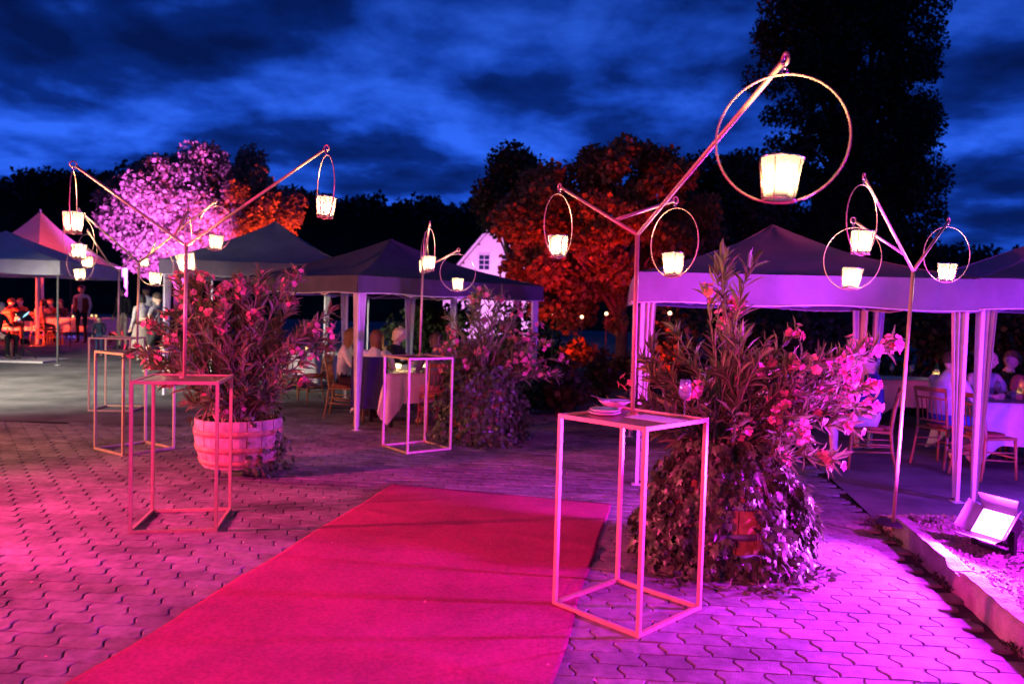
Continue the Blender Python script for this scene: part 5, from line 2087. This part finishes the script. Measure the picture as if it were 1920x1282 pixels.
# low shrubs under the red tree
for i, (px, Y, lab) in enumerate(((1045, 12.7, 'low dark shrub under the red tree, nearer the dark tent'), (1105, 14.9, 'low dark shrub under the red tree, left of its trunk'), (1225, 15.0, 'low dark shrub right of the red tree trunk'))):
    q = at(px, 680, Y)
    tree(lab, q, .3, .03, [((q.x, q.y, .55), (.55, .45, .45))], 14, .25, 1500, .10, M['tree_dark'], name='shrub', limbs=6, group='low shrubs under the red tree')

for i, (x, y, lab) in enumerate(((3.6, 13.6, 'added dark bush behind the violet lit tent, next to the red tree'), (5.4, 13.9, 'added dark bush in the middle behind the violet lit tent'), (7.3, 14.0, 'added dark bush behind the gap between the tents'), (9.4, 14.2, 'added dark bush behind the tent at the frame edge'), (11.6, 14.0, 'outermost added dark bush behind the tent at the frame edge'))):  # bushes added to block the bright far ground, so it goes black here
    tree(lab, (x, y, 0), .5, .05, [((x, y, 1.0), (1.15, .5, .95))], 46, .38, 4200, .10, M['tree_dark'], name='added_bush', limbs=10, group='bushes added to darken the view behind the tents')

for i, (px, lab) in enumerate(((782, 'added dark bush before the house, farther from the gable'), (838, 'added dark bush before the house, under its gable eave'), (992, 'added dark bush before the house, beside the red lit tree'))):  # bushes added to cover the lit lower wall and keep it dark
    q = at(px, 640, 20)
    tree(lab, (q.x, q.y, 0), .5, .05, [((q.x, q.y, .95), (.75, .5, .9))], 34, .34, 3600, .10, M['tree_dark'], name='added_bush', limbs=10, group='bushes added to hide the lit house wall')

# wooded hill behind
hl = MB()
prof = [(-900, 330), (-300, 322), (0, 330), (130, 322), (260, 318), (420, 335), (560, 357), (700, 372), (880, 385), (1000, 400), (1200, 430), (1500, 450), (1750, 468), (1900, 470), (2400, 470), (3200, 480)]
vs = []
for px, py in prof:
    t_ = dp(px, py + 14, 150)
    vs += [(t_.x * .8, 120, -1), (t_.x, 150, t_.z), (t_.x * 1.15, 185, t_.z * .9), (t_.x * 1.25, 220, -1)]
fs = [(i * 4 + q, (i + 1) * 4 + q, (i + 1) * 4 + q + 1, i * 4 + q + 1) for i in range(len(prof) - 1) for q in range(3)]
hl.add(vs, fs)
tag(hl.build('hill', M['ground'], None, True), kind='structure')
C, Rr = [], []
for i in range(420):
    px = rng.uniform(-300, 2250)
    py = np.interp(px, [q[0] for q in prof], [q[1] for q in prof])
    Yq = rng.uniform(138, 152)
    t_ = dp(px, py + (150 - Yq) * 1.6 + rng.uniform(0, 14), Yq)
    C.append(tuple(t_))
    Rr.append(rng.uniform(.9, 2.2))
V, F, tn = leaf_cloud(np.array(C), np.array(Rr), 26000, .75)
tag(link('distant_woods', np_mesh('distant_woods', V, F, M['wood_far'], tn)), 'black wooded ridge along the skyline', 'woods', kind='stuff')

# ------------------------------------------------------------------ house with lit gable
Yh = 44.0
hx = dp(920, 600, Yh).x
hs_ = thing('house', 'white gabled house lit bright lilac behind the dark tent', 'house', (hx, Yh, 0), R_(-4))
apz, evz, hw = dp(920, 420, Yh).z, 3.1, 2.75
MB().add([(-hw, 0, 0), (hw, 0, 0), (hw, 0, evz), (0, 0, apz - .12), (-hw, 0, evz), (-hw, 8, 0), (hw, 8, 0), (hw, 8, evz), (0, 8, apz - .12), (-hw, 8, evz)],
         [(0, 1, 2, 3, 4), (9, 8, 7, 6, 5), (1, 6, 7, 2), (0, 4, 9, 5)]).build('wall', M['house'], hs_)
rf = MB()
for q in (-1, 1):
    a_ = Vector((0, -.5, apz + .06))
    dn = Vector((q * hw, 0, evz - apz)).normalized()
    b_ = a_ + dn * (math.hypot(hw, apz - evz) + .55)
    nn = Vector((q * .1, 0, .08))
    rf.add([a_, b_, b_ + Vector((0, 9, 0)), a_ + Vector((0, 9, 0)), a_ - nn, b_ - nn, b_ - nn + Vector((0, 9, 0)), a_ - nn + Vector((0, 9, 0))], [(0, 1, 2, 3), (7, 6, 5, 4), (0, 4, 5, 1), (1, 5, 6, 2), (3, 2, 6, 7)])
    bb = MB()
    bb.add([a_ + Vector((0, -.02, .0)), b_ + Vector((0, -.02, .0)), b_ + Vector((0, -.02, -.16)), a_ + Vector((0, -.02, -.24)), a_ + Vector((0, .06, 0)), b_ + Vector((0, .06, 0)), b_ + Vector((0, .06, -.16)), a_ + Vector((0, .06, -.24))], [(0, 1, 2, 3), (7, 6, 5, 4), (0, 4, 5, 1), (3, 2, 6, 7), (1, 5, 6, 2)])
    bb.build('bargeboard', M['house_trim'], hs_)
    so_ = MB()
    so_.add([a_ + Vector((0, .06, -.2)), b_ + Vector((0, .06, -.14)), b_ + Vector((0, .5, -.14)), a_ + Vector((0, .5, -.2))], [(0, 1, 2, 3)])
    so_.build('soffit', M['house_trim'], hs_)
    for k_ in range(3):
        c_ = a_.lerp(b_, .25 + k_ * .28)
        MB().box((c_.x, .22, c_.z - .26), (.12, .5, .12)).build('purlin_end', M['roof'], hs_)
rf.build('roof', M['roof'], hs_)
for (wx_, wz_) in ((dp(908, 492, Yh).x - hx, dp(908, 492, Yh).z), (dp(950, 492, Yh).x - hx, dp(950, 492, Yh).z), (-1.2, 1.4), (1.3, 1.4)):
    f_ = MB()
    ww, wh = .62, .86
    f_.box((wx_, -.02, wz_), (ww + .12, .06, wh + .12))
    wo_ = f_.build('window', M['house_trim'], hs_)
    for a_ in (-1, 1):
        for b_ in (-1, 0, 1):
            MB().box((wx_ + a_ * ww * .25, -.055, wz_ + b_ * wh / 3), (ww * .44, .02, wh * .28)).build('pane', M['pane'], wo_)

# ------------------------------------------------------------------ weeds and fallen leaves along the kerb
P, D, Nn, L, W = [], [], [], [], []
for i in range(900):
    y = rng.uniform(2.6, 6.5)
    cl_ = math.sin(y * 5.3) + math.sin(y * 11.7 + 1)
    if cl_ < .35 and y < 5.7:
        continue
    x = kx(y) - abs(rng.normal(0, .025 if y < 5.8 else .07)) + .0
    P.append((x, y, 0))
    a_ = rng.uniform(0, 6.28)
    D.append((math.cos(a_) - .3, math.sin(a_), rng.uniform(.5, 2)))
    Nn.append((rng.normal(), rng.normal(), .3))
    l_ = rng.uniform(.02, .06)
    L.append(l_)
    W.append(l_ * .16)
for i in range(60):
    cx_, cy_ = [(3.30, 4.95), (3.42, 4.62), (3.55, 4.75), (3.2, 5.9)][i % 4]
    x, y = cx_ + rng.normal(0, .05), cy_ + rng.normal(0, .05)
    P.append((x, y, bedz(x, y) + .004))
    a_ = rng.uniform(0, 6.28)
    D.append((math.cos(a_), math.sin(a_), rng.uniform(.1, 1.0)))
    Nn.append((rng.normal(0, .4), rng.normal(0, .4), 1))
    L.append(rng.uniform(.03, .07))
    W.append(rng.uniform(.02, .035))
A = lambda q: np.array(q, dtype=float)
wr_ = thing('weeds', 'tufts of weeds along the kerb and in the gravel bed', 'weeds')
wr_['kind'] = 'stuff'
scatter('weed', A(P), A(D), A(Nn), A(L), A(W), LEAF, LEAFT, M['weed'], M['weed'], wr_, 0, np.zeros(3), mass='weed_blades')

# ------------------------------------------------------------------ flood lamps of the place
fl = gp(1862, 1030, .12)
flood('bright violet flood light with open barn doors lying in the gravel bed', (fl.x, fl.y, .10), (fl.x - 1.3, fl.y - .5, 1.35), (.55, .04, 1.0), 1500, 172, .3, .25, 20, True)
flood('violet flood light beside the tents beyond the right frame edge', (5.7, 5.6, 0), (3.9, 8.0, 1.2), VIOLET, 1300, 130, .8, .27, 20, False, None, .5)
flood('magenta flood light on the ground beyond the right frame edge', (4.5, 4.3, .10), (2.1, 4.2, .0), MAGENTA, 2800, 126, 1, .27, 20, False, None, 1.6)
flood('pink flood light on a tripod left of the paving', (-6.6, 4.6, 0), (-2.9, 5.4, .0), PINK, 5400, 98, .9, .3, 10, False, None, 1.5)
flood('pink flood light on a tripod behind the carpet end', (-1.7, -.9, 0), (-.4, 3.6, .0), PINK, 2100, 90, .9, .3, 10, False, None, 1.9)
flood('white stage flood light beyond the left edge of the yard', (-12.4, 8.2, 0), (-9.4, 13.4, .0), WHITE, 13000, 70, .9, .35, 10, False, None, 2.6)
flood('warm flood light beyond the left edge of the paving', (-9.5, 7.5, 0), (-5.0, 8.0, .0), (1.0, .26, .14), 2600, 120, .9, .3, 10, False, None, 1.6)
q = at(292, 660, 22.3)
flood('lilac flood light at the foot of the pink lit tree', (q.x, q.y, q.z), bp(292, 385, 27.0), (.95, .12, 1.0), 30000, 62, .6, .3, 10)
q = at(545, 660, 24.5)
flood('red flood light at the foot of the pink lit tree', (q.x, q.y, q.z), bp(485, 395, 27.3), (1.0, .04, .006), 15000, 80, .6, .3, 10)
flood('red flood light on the ground left of the red lit tree', (.78, 13.3, 0), bp(1075, 385, 17), RED, 1900, 70, .7, .3, 8)
flood('red flood light on the ground right of the red lit tree', (2.35, 12.0, 0), bp(1165, 385, 17), RED, 1400, 60, .7, .3, 8)
q = at(930, 640, 38)
flood('lilac flood light on the ground before the house gable', (q.x, q.y, 0), bp(930, 500, Yh), (.95, .28, 1.0), 4800, 110, .6, .3, 10)
q = at(-90, 640, 22.3)
flood('red flood light below the pagoda tent', (q.x, q.y, q.z), (q.x + 2.0, q.y + 2.4, 3.3), (1, .05, .02), 6000, 110, .8, .25, 10)
q = at(140, 640, 29)
flood('blue violet flood light behind the diners on the left', (q.x, q.y, q.z), (q.x, q.y - 3, 2.6), (.25, .1, 1.0), 400, 140, .8, .25, 10)
flood('red flood light on the ground under the left tents', (at(60, 640, 22.3).x, 22.0, .25), (at(60, 640, 22.3).x + .3, 24.5, .6), (1, .06, .02), 160, 120, .8, .2, 8)
# fallen petals on carpet and paving
pt = MB()
for i in range(46):
    while True:
        x, y = rng.uniform(-3.2, 2.4), rng.uniform(3.3, 8.5)
        if rng.random() < .5 or math.hypot(x + 2.5, y - 7.3) < 1.4 or math.hypot(x - 1.5, y - 5.2) < 1.3:
            break
    Mx = Matrix.Translation((x, y, .013)) @ Euler((rng.normal(0, .25), rng.normal(0, .25), rng.uniform(0, 6))).to_matrix().to_4x4() @ Matrix.Scale(rng.uniform(.012, .022), 4)
    pt.add([(-.5, 0, 0), (0, -.4, .1), (.5, 0, .05), (.1, .5, .12)], [(0, 1, 2, 3)], Mx)
tag(pt.build('fallen_petals', M['petal']), 'scattered fallen petals on the carpet and paving', 'petals', kind='stuff')
# supply cable of the visible flood light
cbl = MB()
pts = []
for i in range(26):
    t = i / 25
    x, y = fl.x + .12 + 2.6 * t, fl.y - .12 - .9 * t + .18 * math.sin(t * 9)
    pts.append((x, y, bedz(x, y) + .012))
cbl.tube(pts, .007, 6)
tag(cbl.build('power_cable', M['rubber'], None, True), 'black power cable running from the flood light across the gravel', 'cable')
